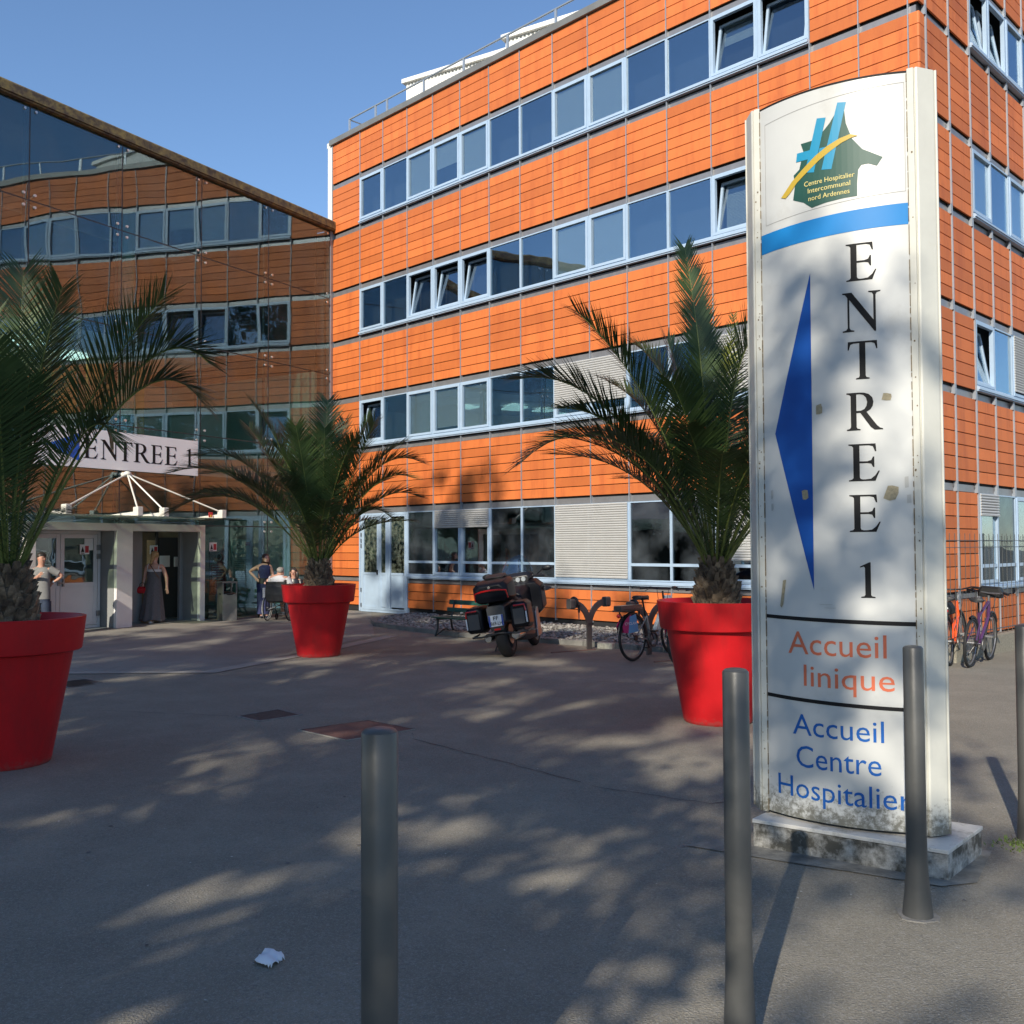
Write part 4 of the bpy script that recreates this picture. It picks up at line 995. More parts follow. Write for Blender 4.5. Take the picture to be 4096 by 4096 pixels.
# --- man smoking by the door
p = thing('person', 'man in grey t-shirt and navy shorts smoking, hand on hip, by the white door', 'person', (-8.78, 18.15, 0))
J = dict(pelvis=(.0, 0, .80, .13, .09), waist=(-.01, 0, .96, .125, .09), chest=(-.02, .0, 1.16, .14, .095), neck=(-.02, -.01, 1.31, .05, .05), jaw=(.0, -.03, 1.385, .060, .062), brow=(-.005, -.025, 1.465, .076, .085), crown=(-.01, -.01, 1.535, .060, .068),
         shL=(-.16, 0, 1.24, .055, .05), elL=(-.20, -.06, .99, .040, .038), wrL=(.02, -.20, 1.13, .027, .025), shR=(.14, .02, 1.25, .055, .05), elR=(.335, .10, 1.13, .038, .036), wrR=(.17, .10, 1.00, .027, .025),
         hipL=(-.075, 0, .74, .08, .08), knL=(-.08, -.02, .43, .050, .052), anL=(-.08, .03, .08, .033, .036), ftL=(-.09, -.10, .035, .035, .028), hipR=(.075, 0, .74, .08, .08), knR=(.09, -.02, .43, .050, .052), anR=(.09, .03, .08, .033, .036), ftR=(.11, -.10, .035, .035, .028))
body(J, p, m_skin); face(p, (-.0, -.025, 1.455), .95, m_skin, .95, m_haird)
m_tee = mat('grey_tshirt', (.20, .20, .195), .85, var=.1, vscale=10, bump=.3, bscale=14); m_short = mat('navy_shorts', (.022, .035, .065), .8, var=.2, vscale=9)
b = MB(); b.loft(torso_loft([(0, 0, .70, .155, .115), (0, 0, .86, .150, .12), (-.01, 0, 1.0, .150, .118), (-.02, 0, 1.14, .165, .118), (-.02, 0, 1.24, .170, .10), (-.02, 0, 1.285, .12, .075), (-.02, -.005, 1.305, .062, .058)]), cap=False)
b.tube([(-.14, 0, 1.25), (-.185, -.03, 1.12), (-.195, -.05, 1.04)], [.075, .068, .070], 14); b.tube([(.12, .02, 1.26), (.22, .06, 1.20), (.27, .08, 1.17)], [.075, .066, .066], 14)
b.build('tshirt', m_tee, p, smooth=True)
b = MB(); b.loft(torso_loft([(0, 0, .76, .148, .11), (0, 0, .70, .150, .112), (0, 0, .63, .150, .115)]), cap=False)
for s in (-1, 1): b.loft(torso_loft([(s*.078, 0, .66, .085, .105), (s*.085, -.01, .55, .088, .10), (s*.092, -.01, .455, .085, .095)], 16), cap=False)
b.build('shorts', m_short, p, smooth=True)
b = MB(); b.ell((-.018, .0, 1.505), (.084, .095, .070), 16, 10); b.ell((-.04, .02, 1.46), (.068, .082, .065), 14, 8); b.build('hair', m_haird, p, smooth=True)
for s, x in ((-1, -.09), (1, .11)):
    b = MB(); b.ell((x, -.06, .035), (.045, .12, .040), 12, 8); b.build('shoe', m_black, p, smooth=True)
b = MB(); b.tube([(.10, -.23, 1.19), (.15, -.24, 1.20)], .005, 6); b.build('cigarette', m_ppr, p)
b = MB(); b.tube([(.19, .10, 1.025), (.165, .10, 1.005)], .032, 10); b.build('wristband', m_ppr, p)
# --- woman in the doorway, from behind
p = thing('person', 'blonde woman in long grey strapped dress walking into the open doorway, seen from behind', 'person', (-7.80, 21.15, 0))
J = dict(pelvis=(0, 0, .84, .145, .10), waist=(0, 0, 1.0, .125, .085), chest=(.01, 0, 1.17, .145, .09), neck=(.02, .0, 1.335, .045, .045), jaw=(.02, .01, 1.40, .056, .060), brow=(.02, .01, 1.475, .070, .080), crown=(.02, .0, 1.545, .056, .062),
         shL=(-.155, 0, 1.26, .05, .048), elL=(-.20, .02, 1.0, .042, .04), wrL=(-.215, -.02, .88, .026, .024), shR=(.18, 0, 1.26, .052, .05), elR=(.265, .02, 1.0, .043, .04), wrR=(.295, -.02, .78, .026, .024),
         hipL=(-.08, 0, .76, .085, .085), knL=(-.07, .05, .43, .055, .055), anL=(-.06, .08, .10, .034, .036), ftL=(-.06, .16, .05, .034, .026), hipR=(.08, 0, .76, .085, .085), knR=(.07, -.04, .43, .055, .055), anR=(.0, -.12, .09, .034, .036), ftR=(-.02, -.03, .035, .034, .026))
body(J, p, m_skin2); face(p, (.02, .01, 1.46), pi, m_skin2, .92)
m_dress = mat('grey_patterned_dress', (.115, .115, .125), .85, var=.35, vscale=60)
b = MB(); n = 40; secs = []
for z, rx, ry, am in ((1.135, .155, .112, 0), (1.06, .150, .112, 0), (.98, .145, .110, .0), (.86, .165, .13, .02), (.70, .185, .15, .04), (.50, .205, .17, .06), (.30, .232, .20, .075), (.15, .250, .215, .085), (.075, .262, .225, .09)):
    secs.append([(.005-.035*(1.1-z)+(rx*(1+am*sin(9*2*pi*q/n)))*cos(2*pi*q/n), (ry*(1+am*sin(9*2*pi*q/n)))*sin(2*pi*q/n), z+(.02*sin(4*2*pi*q/n) if z < .1 else 0)) for q in range(n)])
b.loft(secs, cap=False); b.build('dress', m_dress, p, smooth=60)
b = MB(); b.loft(torso_loft([(.01, 0, 1.125, .158, .115), (.012, 0, 1.155, .160, .114), (.012, 0, 1.178, .158, .11)], 24), cap=False); b.build('white_band', mat('white_cloth', (.62, .62, .63), .8), p, smooth=True)
b = MB()
for s in (-1, 1): b.tube([(.012+s*.115, -.10, 1.17), (.015+s*.125, -.075, 1.26), (.018+s*.115, -.02, 1.305), (.018+s*.11, .06, 1.27)], .008, 6)
b.build('shoulder_strap', mat('white_cloth', (0, 0, 0)), p)
b = MB(); b.tube([(-.075, -.07, 1.30), (.01, -.115, 1.20), (.09, -.125, 1.08), (.15, -.10, .99)], .009, 6); b.build('bag_strap', mat('brown_leather', (.14, .075, .035), .6), p)
b = MB(); b.ell((.02, -.005, 1.495), (.083, .092, .085), 16, 10); b.ell((.0, -.07, 1.43), (.045, .04, .075), 12, 8); b.ell((-.02, -.085, 1.36), (.03, .028, .07), 10, 8); b.build('hair', m_hairbl, p, smooth=True)
b = MB(); b.ell((-.02, -.08, .035), (.045, .115, .035), 12, 8); b.build('shoe', m_ppr, p, smooth=True)
hb = thing('handbag', 'small shiny red handbag carried by the woman in the long dress', 'handbag', (-8.03, 21.10, .66))
b = MB(); b.loft([[(x*k, y*k2, z) for x, y in ((-.10, -.045), (.10, -.045), (.12, 0), (.10, .045), (-.10, .045), (-.12, 0))] for z, k, k2 in ((0, .85, .8), (.04, 1, 1), (.10, .95, .9), (.145, .7, .4))]); b.build('bag_body', mat('red_patent', (.42, .008, .02), .2, coat=.5), hb, bevel=.008)
b = MB(); b.tube([(-.06, 0, .13), (-.055, 0, .20), (0, 0, .235), (.055, 0, .20), (.06, 0, .13)], .007, 6); b.build('handle', m_black, hb)
# --- woman in blue, hand on hip
p = thing('person', 'long haired woman in navy patterned top and trousers, hand on hip, beside the bench', 'person', (-5.78, 22.62, 0), 0)
J = dict(pelvis=(-.02, 0, .80, .135, .10), waist=(-.01, 0, .93, .12, .09), chest=(.02, -.02, 1.11, .14, .10), neck=(.045, -.05, 1.27, .045, .045), jaw=(.075, -.09, 1.325, .055, .058), brow=(.065, -.075, 1.40, .070, .080), crown=(.055, -.05, 1.465, .056, .062),
         shL=(-.11, -.02, 1.21, .055, .052), elL=(-.35, .05, 1.08, .043, .04), wrL=(-.17, -.06, .93, .028, .026), shR=(.16, -.02, 1.19, .05, .048), elR=(.20, .03, .98, .04, .038), wrR=(.13, -.12, .88, .026, .024),
         hipL=(-.08, 0, .74, .085, .085), knL=(-.08, -.02, .42, .058, .058), anL=(-.06, .03, .09, .034, .036), ftL=(-.03, -.09, .035, .034, .026), hipR=(.06, 0, .74, .085, .085), knR=(.06, -.02, .42, .058, .058), anR=(.06, .03, .09, .034, .036), ftR=(.10, -.08, .035, .034, .026))
body(J, p, m_skin2); face(p, (.07, -.08, 1.385), .55, m_skin2, .92)
m_navy = mat('navy_patterned_cloth', (.030, .038, .115), .8, var=.5, vscale=45)
b = MB(); b.loft(torso_loft([(-.01, 0, .90, .145, .115), (0, -.01, 1.0, .140, .115), (.015, -.02, 1.10, .150, .125), (.03, -.03, 1.19, .145, .105), (.04, -.04, 1.235, .09, .07)]), cap=False); b.build('top', m_navy, p, smooth=True)
b = MB(); b.loft(torso_loft([(-.015, 0, .80, .160, .13), (-.012, 0, .86, .152, .125), (-.008, 0, .93, .147, .12)]), cap=False); b.build('dark_waistband', m_black, p, smooth=True)
b = MB(); b.loft(torso_loft([(-.015, 0, .84, .155, .12), (-.015, 0, .74, .158, .125), (-.01, 0, .66, .150, .12)]), cap=False)
for s, x in ((-1, -.075), (1, .060)): b.loft(torso_loft([(x, 0, .72, .088, .11), (x, -.01, .5, .085, .10), (x, 0, .28, .082, .095), (x, .01, .10, .088, .10)], 16), cap=False)
b.build('trousers', m_navy, p, smooth=True)
b = MB(); b.ell((.05, -.045, 1.42), (.082, .088, .082), 16, 10); b.ell((-.0, -.01, 1.33), (.05, .06, .10), 12, 8); b.ell((.12, -.04, 1.30), (.03, .045, .11), 12, 8); b.ell((-.025, .0, 1.24), (.04, .05, .08), 10, 8); b.build('hair', m_hairb, p, smooth=True)
for x in (-.03, .10):
    b = MB(); b.ell((x, -.06, .03), (.04, .11, .03), 12, 8); b.build('sandal', m_short, p, smooth=True)
# --- wheelchair and its user, seen from behind
wcx, wcy = -5.22, 21.75
wc = thing('wheelchair', 'black folding wheelchair with a dark back bag, seen from behind', 'wheelchair', (wcx, wcy, 0), R(-9))
m_wrim = mat('pale_wheel_rim', (.55, .55, .53), .4)
for s in (-1, 1):
    b = MB(); b.torus((s*.27, 0, .29), (1, -.06*s, 0), .278, .013, 44, 8); b = b.build('wheel', m_rub, wc, smooth=True)
    r_ = MB(); r_.torus((s*.27, 0, .29), (1, 0, 0), .262, .007, 44, 6); r_.torus((s*.297, 0, .29), (1, 0, 0), .245, .008, 44, 6); r_.build('rim', m_wrim if s < 0 else m_steel, b, smooth=True)
    r_ = MB(); r_.tube([(s*.25, 0, .29), (s*.29, 0, .29)], .02, 8)
    for i in range(16):
        a_ = i*pi/8; r_.tube([(s*.27, cos(a_)*.02, .29+sin(a_)*.02), (s*.27, cos(a_)*.262, .29+sin(a_)*.262)], .0018, 4)
    r_.build('spokes', m_steel, b)
    b = MB(); b.torus((s*.19, .33, .075), (1, 0, 0), .055, .018, 20, 8); b.build('caster', m_rub, wc, smooth=True)
    b = MB(); b.tube([(s*.235, -.19, .92), (s*.235, -.16, .86), (s*.235, -.16, .22)], .013, 8); b.tube([(s*.235, -.28, .90), (s*.235, -.16, .90)], .016, 8)
    b.tube([(s*.235, -.16, .45), (s*.235, .28, .45), (s*.22, .40, .12)], .012, 8); b.tube([(s*.235, -.16, .24), (s*.235, .28, .24)], .011, 8); b.tube([(s*.235, -.15, .64), (s*.235, .18, .64), (s*.235, .2, .45)], .013, 8)
    b.build('side_frame', m_black, wc, smooth=True)
b = MB(); b.tube([(-.23, -.1, .25), (.23, .1, .44)], .010, 8); b.tube([(.23, -.1, .25), (-.23, .1, .44)], .010, 8); b.build('cross_brace', m_steel, wc)
b = MB(); b.loft([[(x*w, y, z) for x, y in ((-.22, -.175), (0, -.19), (.22, -.175), (.22, -.155), (-.22, -.155))] for z, w in ((.50, .96), (.68, 1), (.88, 1.02))]); b.build('backrest', m_black, wc)
b = MB(); b.loft([[(x*w, y, z) for x, y in ((-.21, -.21-d_), (0, -.23-d_), (.21, -.21-d_), (.21, -.192), (-.21, -.192))] for z, w, d_ in ((.42, .8, .0), (.46, .93, .03), (.6, 1, .04), (.78, 1, .02), (.82, .97, 0))]); b.build('back_bag', mat('dark_nylon', (.022, .023, .025), .6, bump=.5, bscale=12), wc)
b = MB(); b.box(-.225, .225, -.15, .27, .44, .47); b.build('seat', m_black, wc)
for s in (-1, 1):
    b = MB(); b.box(s*.12-.07, s*.12+.07, .40, .52, .10, .115); b.build('footplate', m_steel, wc)
b = MB(); b.loft([[(-.29+x, -.12+y, z) for x, y in ((-.03, -.04), (.03, -.04), (.03, .05), (-.03, .05))] for z in (.52, .6, .74)]); b.build('towel', mat('white_cloth', (0, 0, 0)), wc)
p = thing('person', 'person with short grey hair and white t-shirt sitting in the wheelchair, seen from behind', 'person', (wcx, wcy, 0), R(-9))
J = dict(pelvis=(0, -.02, .56, .14, .11), waist=(0, -.03, .72, .135, .10), chest=(0, -.02, .90, .155, .10), neck=(.02, .01, 1.03, .055, .052), jaw=(.03, .03, 1.08, .06, .064), brow=(.03, .02, 1.145, .074, .082), crown=(.03, .01, 1.20, .058, .064),
         shL=(-.17, 0, .965, .06, .055), elL=(-.23, .06, .74, .045, .042), wrL=(-.17, .26, .70, .028, .026), shR=(.19, 0, .965, .06, .055), elR=(.24, .06, .74, .045, .042), wrR=(.17, .26, .70, .028, .026),
         hipL=(-.09, .05, .55, .09, .085), knL=(-.11, .42, .55, .062, .06), anL=(-.10, .44, .19, .036, .036), ftL=(-.10, .54, .15, .034, .028), hipR=(.09, .05, .55, .09, .085), knR=(.11, .42, .55, .062, .06), anR=(.10, .44, .19, .036, .036), ftR=(.11, .54, .15, .034, .028))
body(J, p, m_skin); face(p, (.03, .02, 1.13), pi-.2, m_skin, .9)
b = MB(); b.loft(torso_loft([(0, -.03, .56, .165, .125), (0, -.035, .72, .165, .125), (0, -.03, .86, .185, .125), (.005, -.02, .955, .195, .11), (.01, -.01, 1.0, .12, .08), (.015, 0, 1.02, .07, .065)]), cap=False)
for s in (-1, 1): b.tube([(s*.17+.01, 0, .965), (s*.215+.01, .03, .86), (s*.23+.01, .05, .80)], [.078, .074, .076], 14)
b.build('tshirt', mat('white_cloth', (0, 0, 0)), p, smooth=True)
b = MB(); b.ell((.03, -.005, 1.135), (.080, .078, .068), 16, 10); b.build('hair', m_hairg, p, smooth=True)
b = MB()
for s in (-1, 1): b.tube([(s*.09, .05, .56), (s*.11, .42, .56), (s*.105, .44, .40)], [.10, .075, .065], 14)
b.build('shorts', m_short, p, smooth=True)
for x in (-.10, .11):
    b = MB(); b.ell((x, .52, .155), (.042, .10, .035), 12, 8); b.build('shoe', m_ppr, p, smooth=True)
# --- dark haired person sitting on the bench behind
p = thing('person', 'dark haired person in black sitting on the bench, mostly hidden behind the wheelchair user', 'person', (-5.18, 23.05, 0))
J = dict(pelvis=(0, .02, .42, .14, .11), waist=(0, .02, .58, .13, .10), chest=(0, 0, .77, .15, .10), neck=(0, -.02, .93, .048, .048), jaw=(0, -.05, .99, .055, .058), brow=(0, -.04, 1.06, .070, .080), crown=(0, -.02, 1.125, .056, .062),
         shL=(-.16, 0, .86, .055, .05), elL=(-.2, -.06, .63, .042, .04), wrL=(-.1, -.24, .58, .027, .025), shR=(.16, 0, .86, .055, .05), elR=(.2, -.06, .63, .042, .04), wrR=(.1, -.24, .58, .027, .025),
         hipL=(-.08, -.02, .40, .085, .085), knL=(-.09, -.38, .42, .06, .06), anL=(-.09, -.36, .08, .036, .036), ftL=(-.09, -.46, .035, .034, .026), hipR=(.08, -.02, .40, .085, .085), knR=(.09, -.38, .42, .06, .06), anR=(.09, -.36, .08, .036, .036), ftR=(.09, -.46, .035, .034, .026))
body(J, p, m_skin); face(p, (0, -.04, 1.045), 0, m_skin, .92)
b = MB(); b.loft(torso_loft([(0, .02, .36, .16, .13), (0, .02, .58, .15, .12), (0, 0, .76, .17, .12), (0, 0, .86, .17, .10), (0, -.01, .91, .08, .07)]), cap=False)
for s in (-1, 1): b.tube([(s*.15, 0, .86), (s*.2, -.05, .66), (s*.12, -.2, .58)], [.065, .055, .042], 12); b.tube([(s*.08, -.02, .41), (s*.09, -.38, .43), (s*.09, -.36, .10)], [.095, .075, .06], 12)
b.build('dark_clothes', m_black, p, smooth=True)
b = MB(); b.ell((0, -.01, 1.085), (.082, .086, .078), 16, 10)
for s in (-1, 1): b.ell((s*.085, -.01, .97), (.035, .05, .12), 10, 8)
b.build('hair', m_haird, p, smooth=True)

# ------------------------------------------------------------------ benches
m_bgreen = mat('dark_green_paint', (.014, .075, .055), .40, var=.15, vscale=6); m_iron = mat('green_black_iron', (.02, .03, .028), .5)
def bench(loc, rz, lab, L=1.75, k=1.):
    t = thing('bench', lab, 'bench', loc, rz, 'dark green benches by the building')
    # x along the bench, back at +y, seat front at -y
    for z, y, h in ((.56, .21, .085), (.43, .175, .075)):
        b = MB(); b.T = lambda x, yy, zz: (x, yy+(zz-.4)*.16, zz); b.box(0, L, y, y+.025, z, z+h); b.build('back_slat', m_bgreen, t, bevel=.004)
    for i in range(4):
        y = -.22+i*.092; b = MB(); b.box(0, L, y, y+.078, .325+(.006 if i in (0, 3) else 0), .35+(.006 if i in (0, 3) else 0)); b.build('seat_slat', m_bgreen, t, bevel=.004)
    for x in (.16, L-.16):
        b = MB(); b.tube([(x, -.25, 0), (x, -.19, .14), (x, -.185, .318)], .019, 8); b.tube([(x, .25, 0), (x, .17, .14), (x, .14, .318)], .019, 8)
        b.tube([(x, -.22, .315), (x, .14, .312), (x, .19, .40), (x, .235, .64)], .017, 8)
        b.tube([(x, -.22, .02)] + [(x, -.19+.38*i/8, .02+.10*sin(pi*i/8)) for i in range(1, 8)] + [(x, .22, .02)], .012, 6)
        b.build('leg_frame', m_iron, t, smooth=True)
bench((-1.36, 18.15, 0), PHA+.03, 'dark green slatted bench beside the motorcycle on the edge of the pebble bed', 1.9)
bench((-6.12, 22.95, 0), .12, 'dark green bench against the glass behind the people, next to the bin', 1.6)
# ------------------------------------------------------------------ bin
bi = thing('litter_bin', 'grey metal litter bin with a black bag, left of the bench by the entrance', 'litter bin', (-6.44, 21.95, 0), R(38))
m_bin = mat('bin_metal', (.20, .195, .185), .5, metal=.35, var=.15, vscale=5, dirt=(.30, .29, .27), dscale=5, damt=.35)
b = MB(); b.box(-.17, .17, -.17, .17, .0, .60); b.build('bin_body', m_bin, bi, bevel=.01)
b = MB(); b.box(-.17, -.145, -.17, .17, .601, .84); b.box(.145, .17, -.17, -.14, .601, .84); b.box(.145, .17, .14, .17, .601, .84); b.build('upright', m_bin, bi)
b = MB(); b.box(-.18, .18, -.18, .18, .842, .872); b.build('lid', m_bin, bi, bevel=.006)
b = MB(); b.ell((0, -.01, .60), (.185, .185, .055), 20, 8); b.build('bag_rim', mat('bin_bag', (.012, .012, .013), .3, bump=.9, bscale=14), bi)
# ------------------------------------------------------------------ pebble bed, kerb
kerb = [(-2.30, 23.3), (-2.95, 22.0), (-3.05, 21.0), (-2.85, 20.2), (-2.3, 19.35), (-.98, 17.75), (1.16, 16.05), (1.98, 15.35), (3.4, 14.0), (4.4, 13.0)]
bed = [(5.9, 14.9), (5.2, 13.7)] 
g = MB(); pts = [(x, y, .06) for x, y in kerb] + [(6.0, 14.6, .06), (-2.0, 22.9, .06)]
g.poly(pts)
m_peb = mat('pebbles', (.24, .23, .21), .8, var=.2, vscale=8, island=.55)
struct(g.build('pebble_bed', mat('pebble_ground', (.12, .115, .10), .9, var=.35, vscale=12, bump=1, bscale=30)))
# kerb stones
m_kerb = mat('kerb_stone', (.20, .195, .18), .85, var=.25, vscale=4, bump=.5, bscale=40, island=.25)
kb = MB()
for i in range(len(kerb)-1):
    a = Vector((*kerb[i], 0)); c = Vector((*kerb[i+1], 0)); L_ = (c-a).length; n = max(1, round(L_/.9)); d = (c-a)/n; u = d.normalized(); nn = Vector((-u.y, u.x, 0))
    for j in range(n):
        p0 = a+d*j+u*.006; p1 = a+d*(j+1)-u*.006
        q = [p0-nn*.01, p1-nn*.01, p1+nn*.12, p0+nn*.12]
        k = kb._a([(v.x, v.y, 0) for v in q]+[(v.x, v.y, .085) for v in q])
        for f in ((0, 1, 5, 4), (1, 2, 6, 5), (2, 3, 7, 6), (3, 0, 4, 7), (4, 5, 6, 7)): kb.face(*[k+w for w in f])
struct(kb.build('kerb', m_kerb, bevel=.012))
rnd = random.Random(4); pb = MB()
def inpoly(x, y, P_):
    c = False; j = len(P_)-1
    for i in range(len(P_)):
        if (P_[i][1] > y) != (P_[j][1] > y) and x < (P_[j][0]-P_[i][0])*(y-P_[i][1])/(P_[j][1]-P_[i][1])+P_[i][0]: c = not c
        j = i
    return c
PP = [(p_[0], p_[1]) for p_ in pts]; cnt = 0
ico = [(-.5, 0, .85), (.5, 0, .85), (-.5, 0, -.85), (.5, 0, -.85), (0, .85, .5), (0, .85, -.5), (0, -.85, .5), (0, -.85, -.5), (.85, .5, 0), (.85, -.5, 0), (-.85, .5, 0), (-.85, -.5, 0)]
icf = [(0, 4, 1), (0, 10, 4), (10, 5, 4), (4, 5, 8), (4, 8, 1), (8, 9, 1), (8, 3, 9), (5, 3, 8), (5, 2, 3), (2, 7, 3), (7, 9, 3), (7, 6, 9), (7, 11, 6), (11, 0, 6), (0, 1, 6), (6, 1, 9), (10, 0, 11), (10, 11, 2), (10, 2, 5), (7, 2, 11)]
while cnt < 5200:
    x = rnd.uniform(-3.1, 6); y = rnd.uniform(13, 23)
    if not inpoly(x, y, PP): continue
    cnt += 1; rr_ = rnd.uniform(.022, .048); th = rnd.uniform(0, pi); e_ = rnd.uniform(.5, .9); fl = rnd.uniform(.35, .6)
    k = pb._a([(x+rr_*(vx*cos(th)-vy*e_*sin(th)), y+rr_*(vx*sin(th)+vy*e_*cos(th)), .066+rr_*fl*vz+rr_*.15) for vx, vy, vz in ico])
    for f in icf: pb.face(k+f[0], k+f[1], k+f[2])
struct(pb.build('pebbles', m_peb, smooth=60), 'stuff')

# ------------------------------------------------------------------ motorcycle
mo = thing('motorcycle', 'large black touring motorcycle with top case and side cases parked on its side stand', 'motorcycle')
ang = math.atan2(.97, .25); mo.location = (-.05, 14.55, 0)
mo.rotation_euler = (Matrix.Rotation(ang, 4, 'Z') @ Matrix.Rotation(R(-9), 4, 'X')).to_euler()
m_mblk = mat('gloss_black_paint', (.007, .008, .012), .38, coat=.0, spec=.18); m_mgr = mat('satin_grey_plastic', (.045, .047, .052), .4); m_mred = mat('tail_light_red', (.45, .008, .008), .2, coat=.5)
m_seat = mat('black_seat', (.018, .018, .02), .55)
def wheel2(x, Rw, rt, nm='wheel'):
    b = MB(); b.T = lambda px, py, pz: (px, py, pz)
    n = 44; prof = [(-rt, .018), (-rt*.98, .045), (-rt*.75, .078), (-rt*.35, .096), (rt*.35, .096), (rt*.75, .078), (rt*.98, .045), (rt, .018)]
    b.loft([[(x+cos(2*pi*q/n)*(Rw-.096+h), y, Rw+sin(2*pi*q/n)*(Rw-.096+h)) for q in range(n)] for y, h in prof], cap=False)
    t = b.build('wheel', m_rub, mo, smooth=50)
    b = MB(); b.T = None
    b.loft([[(x+cos(2*pi*q/n)*r_, y, Rw+sin(2*pi*q/n)*r_) for q in range(n)] for y, r_ in ((-rt*.9, Rw-.075), (-rt*.6, Rw-.11), (rt*.6, Rw-.11), (rt*.9, Rw-.075))], cap=False)
    b.tube([(x, -.07, Rw), (x, .07, Rw)], .05, 16)
    for i in range(5):
        a_ = i*2*pi/5; b.tube([(x, 0, Rw), (x+cos(a_)*(Rw-.10), 0, Rw+sin(a_)*(Rw-.10))], .016, 6)
    b.build('rim', m_mgr, t, smooth=True)
    b = MB(); b.tube([(x, -.085, Rw), (x, -.079, Rw)], .14, 28); b.build('brake_disc', m_steel, t)
wheel2(0, .315, .09); wheel2(1.62, .31, .062)
def shell(nm, secs, m, smooth=30, bev=0, parent=mo, label=None):
    """loft along x: (x, [(y,z)...])"""
    b = MB(); b.loft([[(x, y, z) for y, z in ring] for x, ring in secs]); return b.build(nm, m, parent, smooth=smooth, bevel=bev)
def oct_(y0, y1, z0, z1, c=.03): return [(y0+c, z0), (y1-c, z0), (y1, z0+c), (y1, z1-c), (y1-c, z1), (y0+c, z1), (y0, z1-c), (y0, z0+c)]
shell('top_case', [(-.50, oct_(-.19, .19, .87, 1.02, .05)), (-.45, oct_(-.25, .25, .80, 1.06, .05)), (-.25, oct_(-.27, .27, .78, 1.10, .05)), (-.02, oct_(-.25, .25, .80, 1.12, .05)), (.06, oct_(-.19, .19, .83, 1.08, .05))], m_mblk, bev=.012)
shell('backrest_pad', [(-.20, oct_(-.13, .13, 1.10, 1.13, .02)), (-.10, oct_(-.15, .15, 1.10, 1.165, .025)), (.03, oct_(-.14, .14, 1.10, 1.18, .025)), (.075, oct_(-.10, .10, 1.06, 1.14, .02))], m_seat, bev=.01)
b = MB(); b.tube([(-.44, -.235, .83), (-.475, -.225, .935), (-.515, -.12, .955), (-.525, 0, .96), (-.515, .12, .955), (-.475, .225, .935), (-.44, .235, .83)], .013, 8); b.build('tail_light', m_mred, mo, smooth=True)
b = MB(); b.tube([(-.512, 0, 1.0), (-.503, 0, 1.0)], .019, 16); b.build('emblem', m_chrome, mo, smooth=True)
for s in (-1, 1):
    shell('side_case', [(-.36, oct_(s*.33-.10, s*.33+.10, .43, .72, .04)), (-.33, oct_(s*.33-.125, s*.33+.125, .40, .75, .04)), (-.05, oct_(s*.32-.13, s*.32+.13, .38, .77, .05)), (.20, oct_(s*.29-.09, s*.29+.09, .44, .76, .05))], m_mblk if s < 0 else m_mblk, bev=.012)
    b = MB(); ya = s*.33; b.box(-.375, -.362, ya-.08, ya+.08, .45, .66); b.build('case_panel', m_mgr, mo)
    b = MB(); b.tube([(-.368, ya-s*.06, .705), (-.372, ya+s*.095, .705), (-.372, ya+s*.105, .62)], .013, 6); b.build('side_tail_light', m_mred, mo)
    b = MB(); b.tube([(-.372, ya+s*.105, .612), (-.37, ya+s*.105, .46)], .010, 6); b.build('reflector', m_ppr, mo)
    b = MB(); b.tube([(-.22, s*.20, .30), (.10, s*.20, .30), (.5, s*.14, .26)], [.062, .058, .03], 16); b.tube([(-.235, s*.20, .30), (-.219, s*.20, .30)], [.05, .064], 16); b.build('silencer', m_chrome, mo, smooth=True)
    b = MB(); b.tube([(-.34, 0, .36), (-.34, s*.25, .335), (-.28, s*.40, .34), (.05, s*.40, .36)], .014, 8); b.build('crash_bar', m_black, mo, smooth=True)
shell('tail_section', [(-.36, oct_(-.13, .13, .50, .74, .03)), (-.1, oct_(-.17, .17, .48, .80, .04)), (.2, oct_(-.17, .17, .46, .80, .04))], m_mgr, bev=.008)
b = MB(); b.box(-.392, -.386, -.105, .105, .46, .615); pl_ = b.build('number_plate', mat('plate_white', (.62, .64, .66), .5), mo)
b = MB(); b.box(-.3945, -.3925, -.105, -.080, .462, .613); b.box(-.3945, -.3925, .080, .105, .462, .613); b.build('plate_band', mat('plate_blue', (.02, .06, .30), .5), pl_)
b = MB()
for tx, z_, w_ in (('FF', .548, .075), ('869-LH', .475, .165)):
    put2d(b, text2d(tx, -w_/2, w_/2, z_, .052, step=0, bold=.01), lambda u, v: (-.3952, -u, v))
b.build('plate_lettering', m_ink, pl_)
b = MB(); b.box(-.385, -.37, -.045, .045, .405, .43); b.build('reflector', m_mred, mo)
shell('rear_mudguard', [(-.38, oct_(-.10, .10, .40, .47, .02)), (-.15, oct_(-.11, .11, .50, .62, .02)), (.1, oct_(-.11, .11, .60, .66, .02))], m_black)
shell('seat', [(-.05, oct_(-.17, .17, .80, .86, .03)), (.15, oct_(-.17, .17, .78, .88, .03)), (.35, oct_(-.19, .19, .70, .80, .03)), (.62, oct_(-.16, .16, .68, .78, .03)), (.75, oct_(-.11, .11, .72, .84, .03))], m_seat, bev=.012)
shell('tank', [(.68, oct_(-.14, .14, .66, .86, .05)), (.85, oct_(-.19, .19, .62, .95, .06)), (1.05, oct_(-.20, .20, .60, .98, .06)), (1.22, oct_(-.17, .17, .62, .96, .05))], m_mblk, bev=.015)
shell('engine', [(.35, oct_(-.20, .20, .20, .60, .05)), (.6, oct_(-.27, .27, .17, .62, .06)), (1.0, oct_(-.27, .27, .18, .62, .06)), (1.15, oct_(-.2, .2, .25, .6, .05))], m_mgr, bev=.01)
